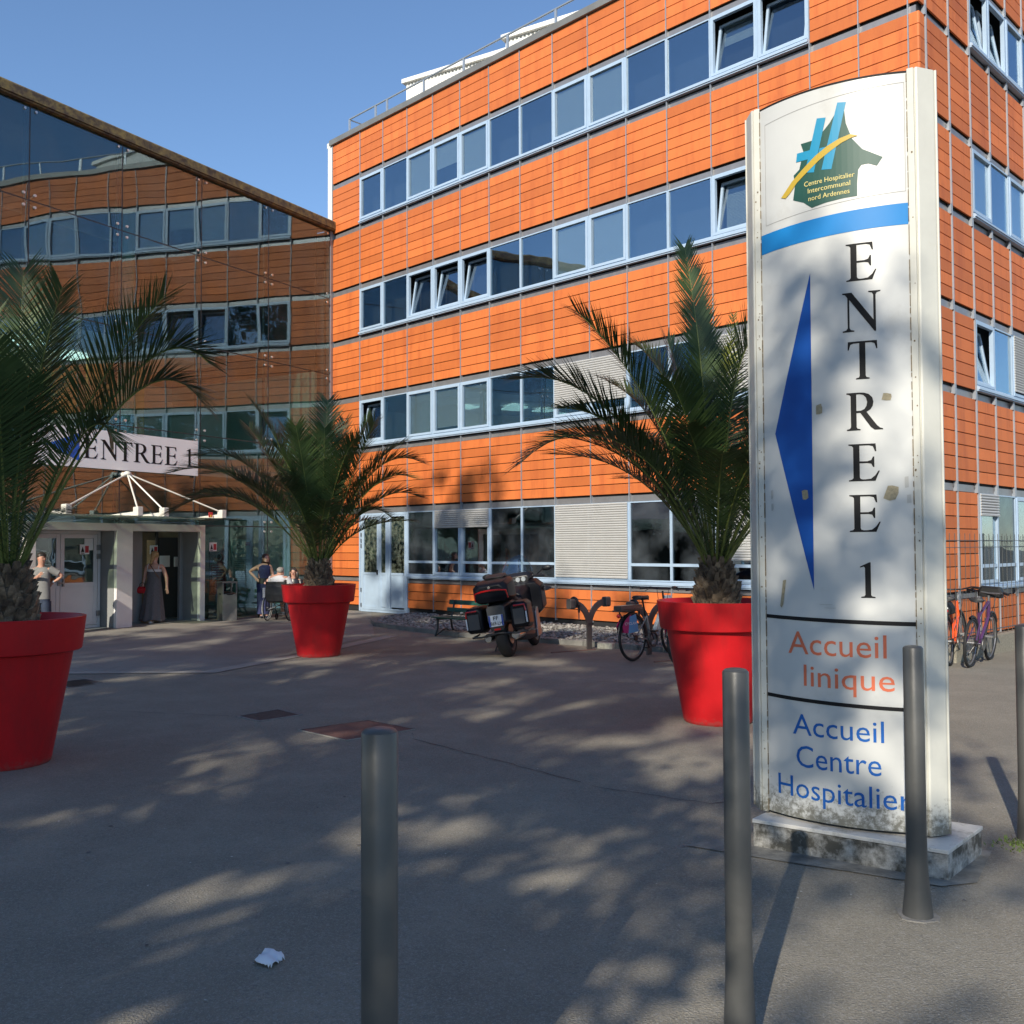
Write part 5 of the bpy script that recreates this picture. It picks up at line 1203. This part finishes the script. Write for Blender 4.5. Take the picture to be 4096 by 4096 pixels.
shell('fairing', [(1.05, oct_(-.36, .36, .50, .98, .08)), (1.25, oct_(-.38, .38, .52, 1.04, .10)), (1.50, oct_(-.32, .32, .58, 1.00, .10)), (1.70, oct_(-.2, .2, .66, .92, .08)), (1.82, oct_(-.09, .09, .70, .84, .04))], m_mblk, bev=.015)
shell('dashboard', [(1.18, oct_(-.17, .17, 1.0, 1.10, .03)), (1.26, oct_(-.22, .22, 1.0, 1.16, .04)), (1.40, oct_(-.2, .2, 1.0, 1.14, .04))], m_black, bev=.01)
b = MB()
for y in (-.09, .0, .09): b.tube([(1.165, y, 1.05), (1.178, y, 1.05)], .036, 16)
b.build('gauge', mat('gauge_glass', (.35, .38, .40), .15), mo, smooth=True)
b = MB(); n = 10; k = b._a([(1.36+.10*(v_)+(-.18*(2*u/n-1)**2), .26*(2*u/n-1)*(1-.35*v_*v_), 1.10+.33*v_-.08*v_*(2*u/n-1)**2) for v_ in (0, .25, .5, .75, 1) for u in range(n+1)])
for j in range(4):
    for i in range(n): b.face(k+j*(n+1)+i, k+j*(n+1)+i+1, k+(j+1)*(n+1)+i+1, k+(j+1)*(n+1)+i)
ws = b.build('windscreen', glass('screen_glass', .10, (.80, .84, .86)), mo, smooth=True); so_ = ws.modifiers.new('thickness', 'SOLIDIFY'); so_.thickness = .004
b = MB(); b.tube([(1.10, -.40, 1.06), (1.14, -.28, 1.07), (1.22, -.12, 1.04), (1.22, .12, 1.04), (1.14, .28, 1.07), (1.10, .40, 1.06)], .013, 8)
for s in (-1, 1): b.tube([(1.08, s*.45, 1.055), (1.12, s*.30, 1.068)], .019, 10); b.tube([(1.16, s*.22, 1.075), (1.16, s*.40, 1.09)], .006, 6)
b.build('handlebar', m_black, mo, smooth=True)
for s in (-1, 1):
    b = MB(); b.tube([(1.20, s*.26, 1.06), (1.20, s*.42, 1.16)], .009, 6); b.ell((1.19, s*.48, 1.165), (.022, .085, .045), 14, 8); b.build('mirror', m_black, mo, smooth=True)
    b = MB(); b.tube([(1.62, s*.09, .31), (1.35, s*.10, .80)], .024, 10); b.build('fork_leg', m_mgr, mo, smooth=True)
    b = MB(); b.loft([[(1.30+x*k_, s*(.36+.10*k3), .86+z*k_) for x, z in ((-.10, -.03), (.10, -.04), (.08, .03), (-.06, .04))] for k_, k3 in ((1, 0), (.9, .5), (.4, 1.2))]); b.build('wind_deflector', m_black, mo)
    b = MB(); b.box(.45, .53, s*.30-.05, s*.30+.05, .30, .315); b.build('footrest', m_steel, mo)
shell('front_mudguard', [(1.40, oct_(-.06, .06, .50, .56, .015)), (1.55, oct_(-.075, .075, .60, .655, .02)), (1.70, oct_(-.075, .075, .60, .65, .02)), (1.86, oct_(-.06, .06, .50, .54, .015))], m_mblk)
b = MB(); b.tube([(.62, .24, .30), (.58, .36, .06)], .011, 8); b.box(.54, .62, .33, .39, .045, .057); b.build('side_stand', m_black, mo)
b = MB(); b.prism([(.72, .18), (.98, .20), (.95, .62), (.78, .55)], -.30, -.27, 'y'); b.build('engine_cover', m_steel, mo, bevel=.01)

mo.scale = (1.05, 1.05, 1.06)
# ------------------------------------------------------------------ bicycles
def bike(loc, ang_, lab, col, style='city', group='bicycles parked outside the hospital', Rw=.33, lean=0., skirt=False, bag=False, basket=False, fatguard=False, steer=0.):
    t = thing('bicycle', lab, 'bicycle', loc, 0, group)
    t.rotation_euler = (Matrix.Rotation(ang_, 4, 'Z') @ Matrix.Rotation(lean, 4, 'X')).to_euler()
    mfr = mat('bike_paint_%d' % (len(MATS)), col, .35, coat=.3)
    WB = 1.06
    for x in (0, WB):
        b = MB(); b.torus((x, 0, Rw), (0, 1, 0), Rw-.021, .021, 48, 8); w = b.build('wheel', m_rub, t, smooth=True)
        b = MB(); b.torus((x, 0, Rw), (0, 1, 0), Rw-.045, .010, 48, 6); b.build('rim', m_steel, w, smooth=True)
        b = MB(); b.tube([(x, -.045, Rw), (x, .045, Rw)], .018, 10)
        for i in range(20):
            a_ = i*2*pi/20; b.tube([(x, .02*(1 if i % 2 else -1), Rw), (x+cos(a_)*(Rw-.05), 0, Rw+sin(a_)*(Rw-.05))], .0016, 4)
        b.build('spokes', m_steel, w)
        b = MB(); b.torus((x, 0, Rw), (0, 1, 0), Rw+.018, .022, 26, 6, -.10 if x else .0, 1.7 if x else 2.9) if style != 'mtb' else b.torus((x, 0, Rw), (0, 1, 0), Rw+.02, .02, 14, 6, .6, 1.9)
        b.build('mudguard', m_black, t, smooth=True)
    BBx = .44; st = (.30, 0, .82); hd0 = (.87, 0, .62); hd1 = (.83, 0, .84)
    b = MB()
    if skirt:
        b.tube([(BBx, 0, .28), (.60, 0, .33), (.80, 0, .58), (.85, 0, .70)], [.045, .045, .04, .035], 12)
        b.tube([(BBx, 0, .28), (.36, 0, .62)], .026, 10)
    else:
        b.tube([(BBx, 0, .28), hd0], .022, 10); b.tube([(.335, 0, .66), hd1], .020, 10) if style == 'mtb' else b.tube([(.39, 0, .46), hd0], .018, 10)
        b.tube([(BBx, 0, .28), (.32, 0, .72)], .020, 10)
    for s in (-1, 1):
        b.tube([(BBx, s*.03, .28), (0, s*.06, Rw)], .011, 8); b.tube([(.35, s*.02, .62), (0, s*.06, Rw)], .010, 8)
    b.tube([hd0, hd1], .025, 10)
    b.build('bike_frame', mfr, t, smooth=True)
    b = MB()
    for s in (-1, 1): b.tube([(WB, s*.055, Rw), (.895, s*.045, .60), (.89, 0, .62)], .012, 8)
    b.build('fork', m_steel if style == 'mtb' else m_mgr, t, smooth=True)
    b = MB(); b.tube([(.345, 0, .62), (.285, 0, .86)], .014, 8); b.build('seat_post', m_black, t)
    b = MB(); b.loft([[(x, y*w_, z+dz_) for y, z in ((-1, 0), (-.6, .025), (0, .03), (.6, .025), (1, 0), (.7, -.03), (0, -.035), (-.7, -.03))] for x, w_, dz_ in ((.12, .03, .895), (.15, .095, .90), (.22, .10, .895), (.32, .055, .89), (.42, .025, .89), (.44, .012, .885))]); b.build('saddle', m_seat, t, smooth=True)
    hz = 1.0 if style != 'mtb' else .96
    b = MB(); b.tube([hd1, (.82, 0, hz-.03)], .014, 8)
    c_, s_ = cos(steer), sin(steer); hbp = lambda x, y, z: (.82+(x-.82)*c_-y*s_, (x-.82)*s_+y*c_, z)
    hp = [(.74, -.30, hz+.02), (.82, -.22, hz+.03), (.85, -.08, hz), (.85, .08, hz), (.82, .22, hz+.03), (.74, .30, hz+.02)] if style != 'mtb' else [(.80, -.30, hz+.02), (.83, 0, hz), (.80, .30, hz+.02)]
    b.tube([hbp(*q) for q in hp], .011, 8); b.build('handlebar', m_steel if style == 'mtb' else m_black, t, smooth=True)
    b = MB()
    for s in (-1, 1): b.tube([hbp(.70 if style != 'mtb' else .79, s*.33, hz+.015), hbp(.77 if style != 'mtb' else .81, s*.24, hz+.025)], .018, 10); b.tube([hbp(.80, s*.20, hz+.02), hbp(.79, s*.30, hz-.03)], .005, 5)
    b.build('grip', m_black, t, smooth=True)
    b = MB(); b.tube([(.82, 0, .5), (.80, -.08, .80), (.83, -.10, hz)], .004, 5); b.tube([(.4, .03, .35), (.7, .04, .55), (.80, .07, .85), (.82, .1, hz)], .004, 5); b.build('cable', m_black, t)
    b = MB(); b.tube([(BBx, -.065, .28), (BBx, -.055, .28)], .085, 28) if not skirt else b.torus((BBx, -.06, .28), (0, 1, 0), .10, .016, 30, 6); b.build('chainring', m_steel if not skirt else m_mgr, t, smooth=True)
    b = MB()
    for s in (-1, 1): b.tube([(BBx, s*.07, .28), (BBx+s*.10, s*.09, .28-s*.13)], .009, 6); b.box(BBx+s*.10-.04, BBx+s*.10+.04, s*.15-.045, s*.15+.045, .28-s*.13-.012, .28-s*.13+.012)
    b.build('crank', m_steel if not skirt else m_black, t)
    b = MB(); b.tube([(BBx, -.06, .365), (0, -.06, Rw+.035)], .005, 5); b.tube([(BBx, -.06, .195), (0, -.06, Rw-.035)], .005, 5); b.tube([(0, -.07, Rw), (0, -.05, Rw)], .04, 16); b.build('chain', m_black, t)
    b = MB(); b.tube([(.40, .05, .25), (.30, .16, .01)], .008, 6); b.build('kick_stand', m_black, t)
    if skirt:
        b = MB(); b.box(-.36, .20, -.075, .075, .715, .74); b.tube([(-.30, 0, .71), (-.02, .06, Rw)], .009, 6); b.tube([(-.30, 0, .71), (-.02, -.06, Rw)], .009, 6); b.loft([[(x, y, z) for y, z in ((-.07, .742), (.07, .742), (.06, .80), (-.06, .80))] for x in (-.34, .18)]); b.build('rear_rack', mat('dark_brown_plastic', (.035, .025, .025), .3), t, bevel=.006)
        b = MB(); b.ell((-.315, 0, .655), (.02, .035, .03), 10, 6); b.build('rear_light', m_mred, t, smooth=True)
        for s in (-1, 1):
            y = s*.052
            sk_ = [(cos(a_)*(Rw+.02)*-1, Rw+sin(a_)*(Rw+.02)) for a_ in [R(12+i*9) for i in range(8)]]
            b = MB(); b.prism([(-.28, .42)] + [(p_[0], p_[1]) for p_ in sk_[2:]] + [(-.06, .40)], y, y+s*.004, 'y'); pn = b.build('skirt_guard', mat('magenta_panel', (.42, .02, .13), .4), t)
            b = MB(); b.prism([(-.17, .405), (-.13, .64), (.02, .67), (.08, .42)], y+s*.005, y+s*.008, 'y'); b.build('blue_panel', mat('sky_blue_panel', (.08, .30, .52), .4), pn)
            b = MB(); put2d(b, text2d('CYCLAM', -.255, .03, .525, .038, step=0, bold=.01), (lambda u, v: (u, y-.0095, v)) if s < 0 else (lambda u, v: (-.225-u, y+.0095, v))); b.build('lettering', m_ppr, pn)
        b = MB(); b.prism([(.52, .36), (.60, .34), (.78, .62), (.72, .66)], -.03, .03, 'y'); b.build('battery_cover', mat('pale_grey_plastic', (.30, .34, .36), .4), t, bevel=.006)
        b = MB(); b.box(.90, .99, -.05, .05, .80, .90); b.build('front_lamp', m_ppr, t, bevel=.01)
    if bag:
        b = MB(); b.loft([[(x, y*k_, .70+z*k_) for y, z in ((-.10, .0), (.10, 0), (.11, .08), (.07, .16), (-.07, .16), (-.11, .08))] for x, k_ in ((-.22, .8), (-.18, 1), (.08, 1), (.12, .8))]); b.build('rear_bag', mat('black_fabric_bag', (.02, .02, .022), .7, bump=.4, bscale=20), t, bevel=.008)
        b = MB(); b.box(-.232, -.222, -.07, .07, .74, .765); b.build('reflector', m_mred, t); b = MB(); b.box(-.232, -.222, -.07, .07, .78, .80); b.build('reflector', m_ppr, t)
        b = MB(); b.tube([(-.2, .05, .69), (.3, .05, .70)], .008, 6); b.tube([(-.2, -.05, .69), (.3, -.05, .70)], .008, 6); b.build('rear_rack', m_black, t)
    if basket:
        b = MB(); b.loft([[(x, y*k_, .90+z*k_) for y, z in ((-.15, .0), (.15, 0), (.16, .08), (.12, .15), (-.12, .15), (-.16, .08))] for x, k_ in ((.86, .85), (.88, 1), (1.0, 1), (1.03, .85))]); b.build('front_bag', mat('black_fabric_bag', (0, 0, 0)), t)
    return t
AB = math.atan2(.74, .67)
bike((1.72, 13.90, 0), AB, 'grey shared bicycle with magenta and blue rear panel docked left of the red planter', (.17, .18, .19), 'city', 'shared bicycles at the docking posts', skirt=True, lean=R(-2))
bike((2.30, 13.28, 0), AB, 'grey shared bicycle mostly hidden behind the right red planter', (.17, .18, .19), 'city', 'shared bicycles at the docking posts', skirt=True, lean=R(-2))
# right hand side private bicycles, seen from behind
bike((6.10, 13.02, 0), R(51), 'purple framed mountain bicycle with bar ends, right of the orange one at the wire fence', (.075, .03, .10), 'mtb', 'private bicycles at the wire fence', lean=R(4), basket=True, steer=R(-25), fatguard=True)
bike((5.92, 13.20, 0), R(56), 'bicycle with fluorescent orange frame, second from the right at the wire fence', (.80, .10, .02), 'city', 'private bicycles at the wire fence', lean=R(-3), bag=True)
bike((7.42, 13.74, 0), R(35), 'dark bicycle mostly hidden behind the rightmost bollard', (.03, .03, .035), 'city', 'private bicycles at the wire fence', lean=R(3))
# ------------------------------------------------------------------ docking posts
m_dock = mat('brown_grey_steel', (.115, .105, .10), .45, metal=.3, var=.1)
def dock(loc, lab):
    t = thing('docking_post', lab, 'docking post', loc, math.atan2(.706, .709), 'bicycle docking posts')
    b = MB(); b.box(-.055, .055, -.012, .012, 0, .42)
    for s in (-1, 1):
        inner = [(s*(.39-.33*cos(a_)-.0), .36+.33*sin(a_)*1.0) for a_ in [pi/2*i/8 for i in range(9)]]
        outer = [(s*(.39-.44*cos(a_)), .36+.44*sin(a_)*.98) for a_ in [pi/2*i/8 for i in range(9)]]
        poly = inner + outer[::-1]
        if s < 0: poly = poly[::-1]
        b.prism(poly, -.012 if s > 0 else -.0115, .012 if s > 0 else .0115, 'y')
    b.build('post_plate', m_dock, t)
    for s in (-1, 1):
        b = MB(); b.loft([[(s*(.39+x), y, z) for y, z in oct_(-.05, .05, .66, .82, .02)] for x in (-.02, .05, .10)]); hd_ = b.build('lock_head', m_dock, t, bevel=.008)
        if s < 0:
            b = MB(); b.torus((s*.36, 0, .76), (1, 0, 0), .075, .020, 20, 8); b.tube([(s*.30, -.05, .72), (s*.30, -.05, .60)], .017, 8); b.build('lock_loop', m_black, t, smooth=True)
            b = MB(); b.tube([(s*.30, -.05, .60), (s*.30, -.05, .49)], .010, 8); b.build('lock_pin', m_chrome, t)
dock((1.22, 15.5, 0), 'forked brown steel docking post standing free between motorcycle and shared bicycle')
dock((2.06, 14.72, 0), 'forked brown steel docking post behind the shared bicycle')
dock((2.90, 13.94, 0), 'forked brown steel docking post hidden behind the right red planter')
# ------------------------------------------------------------------ fence and low wall on the right
fw = thing('low_wall', 'low rough concrete wall under the wire fence at the foot of the side facade', 'wall', (6.785, 14.135, 0), math.atan2(.706, .709))
b = MB(); b.box(-.9, 6.5, 0, .16, 0, .27); b.build('wall_block', mat('exposed_aggregate', (.26, .24, .19), .9, var=.3, vscale=30, bump=.9, bscale=60, dirt=(.42, .40, .33), dscale=40, damt=.36), fw)
b = MB(); b.prism([(.16, 0), (.66, 0), (.66, .15), (.16, .24)], -.9, 6.5, 'x'); b.build('planting_strip', mat('dry_soil', (.30, .24, .15), .95, var=.4, vscale=14, bump=1, bscale=20), fw)
fe = thing('wire_fence', 'grey welded wire fence panel with post beside the bicycles on the right', 'fence', (6.785, 14.135, 0), math.atan2(.706, .709))
m_wire = mat('fence_wire', (.10, .11, .105), .5, metal=.4)
b = MB(); b.box(-1.14, -1.09, .05, .10, 0, 1.84); b.box(4.0, 4.05, .05, .10, .27, 1.84); b.build('post', m_wire, fe)
b = MB(); x = -1.06
while x < 6.4: b.tube([(x, .075, .30), (x, .075, 1.80)], .0048, 6); x += .19
for z in (.36, 1.60, 1.70):
    b.tube([(-1.1, .063, z), (6.4, .063, z)], .005, 6); b.tube([(-1.1, .087, z), (6.4, .087, z)], .005, 6)
b.build('wire_mesh', m_wire, fe)
# ------------------------------------------------------------------ covers, drain, litter
def quadthing(nm, lab, cat, pts, z, m, mr=None, rim=.03):
    c = Vector((sum(p_[0] for p_ in pts)/4, sum(p_[1] for p_ in pts)/4, 0))
    t = thing(nm, lab, cat, c); P_ = [Vector((*p_, 0))-c for p_ in pts]
    b = MB(); n = 4
    k = b._a([tuple(q*1.0+Vector((0, 0, z))) for q in P_]+[tuple(q*(1-rim*2.2)+Vector((0, 0, z))) for q in P_]+[tuple(q*1.0-Vector((0, 0, .02))) for q in P_])
    for i in range(4): j = (i+1) % 4; b.face(k+i, k+j, k+4+j, k+4+i); b.face(k+8+i, k+8+j, k+j, k+i)
    b.build('rim', mr or m, t)
    b = MB(); b.poly([tuple(q*(1-rim*2.6)+Vector((0, 0, z-.0025))) for q in P_]); b.build('cover', m, t)
    return t, P_
m_iron2 = mat('rusty_iron', (.075, .06, .055), .7, metal=.3, var=.3, vscale=14, bump=.8, bscale=90)
m_redtar = mat('reddish_cover', (.125, .060, .048), .75, var=.2, vscale=8, bump=.6, bscale=80, dirt=(.09, .06, .055), dscale=6, damt=.4)
quadthing('manhole_cover', 'small dark iron inspection cover with pale mortar edge, left of the red cover', 'manhole cover', [(-2.702, 9.51), (-2.401, 9.224), (-2.062, 9.58), (-2.377, 9.92)], .008, m_iron2, mat('mortar', (0, 0, 0)), .05)
quadthing('manhole_cover', 'large reddish square inspection cover behind the nearest bollard', 'manhole cover', [(-1.941, 8.802), (-1.419, 8.312), (-.87, 8.81), (-1.378, 9.28)], .007, m_redtar, m_asph2, .015)
t, P_ = quadthing('drain_grate', 'slotted iron drain grate beside the left red planter', 'drain', [(-5.60, 11.95), (-5.36, 12.25), (-5.02, 11.95), (-5.22, 11.45)], .009, m_iron2, mat('mortar', (0, 0, 0)), .04)
b = MB(); u = (P_[1]-P_[0]); v = (P_[3]-P_[0])
for i in range(1, 12):
    a = P_[0]+v*i/12+u*.1; c = P_[0]+v*i/12+u*.9; w = v.normalized()*.008
    b.poly([tuple(a-w+Vector((0, 0, .0105))), tuple(c-w+Vector((0, 0, .0105))), tuple(c+w+Vector((0, 0, .0105))), tuple(a+w+Vector((0, 0, .0105)))])
b.build('slot', m_ink, t)
m_crk = mat('dark_seam', (.035, .035, .036), .9)
def seam(pts, w=.012):
    rnd = random.Random(len(pts)+int(pts[0][0]*10)); b = MB(); out = []
    for i in range(len(pts)-1):
        a = Vector((*pts[i], 0)); c = Vector((*pts[i+1], 0)); n = max(2, int((c-a).length/.08))
        for j in range(n): out.append(a+(c-a)*j/n+Vector((rnd.uniform(-.012, .012), rnd.uniform(-.012, .012), 0)))
    k = b._a([tuple(p_+Vector((0, s*w*rnd.uniform(.3, 1)/1.4, .0045))) for p_ in out for s in (-1, 1)])
    for i in range(len(out)-1): b.face(k+2*i, k+2*i+2, k+2*i+3, k+2*i+1)
    struct(b.build('road', m_crk))
seam([(-.90, 8.8), (-.85, 8.36), (.52, 6.77)], .012)
seam([(.55, 6.7), (1.25, 6.25), (1.6, 6.3)], .008)
seam([(-4.2, 9.9), (-2.72, 9.53)], .008)
seam([(.9, 11.9), (2.4, 11.2), (4.4, 10.6)], .008)
# tissue: crumpled sheet
ti = MB(); rnd = random.Random(9); n = 12
ks = {}
for i in range(n+1):
    for j in range(n+1):
        u = i/n-.5; v = j/n-.5; x = u*.135*(1-.35*abs(v)); y = v*.16+.02*sin(6*u); z = .010+.012*abs(sin(7*u+3*v))*(1-abs(u)*1.2)+.004*rnd.random()+.024*max(0, .5-abs(v-.1))*max(0, .6-abs(u))*2
        if abs(u)+abs(v) > .62+.12*rnd.random(): z = .006
        ks[i, j] = ti._a([(x, y, z)])
for i in range(n):
    for j in range(n):
        if abs(i/n-.5)+abs(j/n-.5) < .72: ti.face(ks[i, j], ks[i+1, j], ks[i+1, j+1], ks[i, j+1])
t_ = ti.build('paper_tissue', mat('tissue_paper', (.74, .76, .80), .85), None, smooth=70); t_.location = (-.975, 3.93, 0); t_.rotation_euler = (0, 0, .5); t_.scale = (.85, .85, 1)
tag(t_, 'crumpled white paper tissue on the asphalt left of the nearest bollard', 'tissue')
so2 = t_.modifiers.new('thickness', 'SOLIDIFY'); so2.thickness = .002
b = MB(); b.box(-.13, .13, -.06, .06, 0, .09); b.box(-.05, .12, -.062, -.0605, .02, .07); t_ = b.build('cardboard_box', mat('pale_cardboard', (.55, .52, .42), .8, var=.3, vscale=20), None, bevel=.004); t_.location = (1.50, 15.62, 0); t_.rotation_euler = (0, 0, -.5)
tag(t_, 'small pale box lying at the kerb beside the free docking post', 'box')
for (x, y), lab in (((.95, 15.2), 'thin reddish bar lying on the asphalt in front of the free docking post'), ((2.35, 13.95), 'thin reddish bar lying on the asphalt beside the shared bicycle')):
    b = MB(); b.box(-.42, .42, -.012, .012, .002, .016); t_ = b.build('floor_bar', mat('reddish_bar', (.20, .11, .09), .7)); t_.location = (x, y, 0); t_.rotation_euler = (0, 0, .55); tag(t_, lab, 'floor bar', 'thin bars fixed to the ground at the docking posts')
# leaf litter / chips on the asphalt
rnd = random.Random(12); b = MB()
for i in range(230):
    y = 2.2+11*rnd.random()**1.6; x = rnd.uniform(-.55, .55)*y; s = rnd.uniform(.003, .008); a = rnd.uniform(0, pi)
    b.poly([(x+s*cos(a+q*pi/2)*rnd.uniform(.6, 1.3), y+s*sin(a+q*pi/2)*rnd.uniform(.6, 1.3), .004+rnd.random()*.003) for q in range(4)])
struct(b.build('grit', mat('pale_grit', (.40, .39, .35), .9, island=.3)), 'stuff')
b = MB()
for i in range(34):
    y = 2.6+12*rnd.random()**1.4; x = rnd.uniform(-.55, .55)*y; s = rnd.uniform(.006, .013)
    b.poly([(x+s*cos(q*pi/4)*rnd.uniform(.8, 1.2), y+s*sin(q*pi/4)*rnd.uniform(.8, 1.2), .0042) for q in range(8)])
struct(b.build('gum_spots', mat('old_gum', (.13, .125, .12), .85, island=.4)), 'stuff')
# weeds beside the right bollard
b = MB()
for i in range(420):
    a = rnd.uniform(0, 2*pi); r_ = rnd.uniform(.05, .26)*rnd.random()**.4; x, y = 2.86+r_*cos(a)*1.1, 5.36+r_*sin(a)*.7; h = rnd.uniform(.006, .022); t2 = rnd.uniform(0, 2*pi); d = Vector((cos(t2), sin(t2), 0))*.006
    b.poly([(x-d.x, y-d.y, 0), (x+d.x, y+d.y, 0), (x+d.y*2, y-d.x*2, h)])
struct(b.build('weeds', mat('weed_green', (.10, .15, .03), .8, island=.4)), 'stuff')

# ------------------------------------------------------------------ street trees behind the camera (they shade the forecourt)
m_bark = mat('bark', (.14, .11, .085), .9, var=.3, vscale=5, bump=.8, bscale=12); m_tl = mat('tree_leaf', (.055, .10, .025), .55, island=.4)
SD = Vector((.3681, .9298, 0)); SR = Vector((.9298, -.3681, 0)); TE = math.tan(R(28))
def street_tree(lab, base, H, rx, ry, zc, rz_, nclump, seed, gap=None, leaf=.10, per=34, rc=.55):
    rnd = random.Random(seed); t = thing('tree', lab, 'tree', (base[0], base[1], 0), 0, 'plane trees along the street opposite the hospital')
    tr = MB(); tr.tube([(0, 0, -.1), (.05, .0, H*.18), (-.05, .05, H*.4), (.0, 0, H*.62), (.1, .1, H*.85)], [.34, .27, .22, .14, .04], 12)
    cl = []
    tries = 0
    while len(cl) < nclump and tries < 60000:
        tries += 1
        v = Vector((rnd.gauss(0, 1), rnd.gauss(0, 1), rnd.gauss(0, 1))).normalized()*rnd.random()**.42
        p = Vector((v.x*rx, v.y*ry, zc+v.z*rz_))
        if p.z < 2.2: continue
        wp_ = p+Vector((base[0], base[1], 0)); s_ = wp_.dot(SR); q_ = wp_.z+wp_.dot(SD)*TE
        if gap and rnd.random() > gap(s_, q_): continue
        if mnoise.noise(Vector((s_*.95, q_*1.25, 3.1))) > holes(s_) and rnd.random() < .97: continue
        cl.append(p)
    for i in range(0, len(cl), 6):
        p = cl[i]; z0 = max(H*.22, min(p.z-.8-abs(p.x)*.3, H*.8)); tr.tube([(0, 0, z0), tuple(p*.5+Vector((0, 0, z0*.5+.15))), tuple(p)], [.09, .05, .015], 5)
    tr.build('trunk', m_bark, t, smooth=True)
    cr = MB()
    for p in cl:
        R_ = rc*rnd.uniform(.55, 1.25)
        for j in range(per):
            v = Vector((rnd.gauss(0, 1), rnd.gauss(0, 1), rnd.gauss(0, .75)))*R_*.5; c = p+v
            d1 = Vector((rnd.gauss(0, 1), rnd.gauss(0, 1), rnd.gauss(0, .6))).normalized(); d2 = d1.cross(Vector((rnd.gauss(0, 1), rnd.gauss(0, 1), rnd.gauss(0, 1)))).normalized(); l_ = leaf*rnd.uniform(.7, 1.4)
            k = cr._a([c-d1*l_, c+d2*l_*.55-d1*l_*.1, c+d1*l_, c-d2*l_*.55-d1*l_*.1]); cr.face(k, k+1, k+2, k+3)
    cr.build('crown', m_tl, t)
from mathutils import noise as mnoise
def holes(s_): return .08 if s_ > -5.4 else (.26 if s_ > -9 else (.22 if s_ > -12 else .26))  # crown gaps shaped along the sun rays to let flecks of sun through
def place(s_, d_): 
    v = SR*s_+SD*d_; return (v.x, v.y)
def gapf(s, q):
    """fewer leaves over the totem side (right) and above the crown line"""
    lim = 1.2+.5*sin(q*1.3)
    a = 1.0 if s < lim-2.2 else max(0.0, .8-(s-(lim-2.2))/3.0)
    return a
street_tree('broad plane tree across the street, nearest to the totem axis', place(-3.5, -12), 18, 4.4, 4.0, 9.4, 7.6, 820, 1, gapf, leaf=.095, per=40, rc=.40)
street_tree('tallest plane tree across the street, second from the right', place(-10.0, -12.5), 21, 4.8, 4.2, 11.4, 9.4, 820, 2, gapf, leaf=.10, per=44, rc=.46)
street_tree('broad plane tree across the street, third from the right', place(-17.5, -13), 16, 5.4, 4.2, 8.6, 6.4, 440, 3, gapf, leaf=.12, per=46, rc=.65)
street_tree('low plane tree added to shade the left planter, in front of the tallest one', place(-7.6, -9), 11, 3.0, 2.6, 6.8, 3.8, 360, 5, gapf, leaf=.095, per=40, rc=.42)  # unseen tree, added so that its crown keeps sun off the left planter
street_tree('small plane tree across the street, leaning over the near pavement', place(-3.4, -6.5), 8, 3.2, 2.4, 5.0, 2.8, 260, 4, gapf, leaf=.085, per=38, rc=.40)
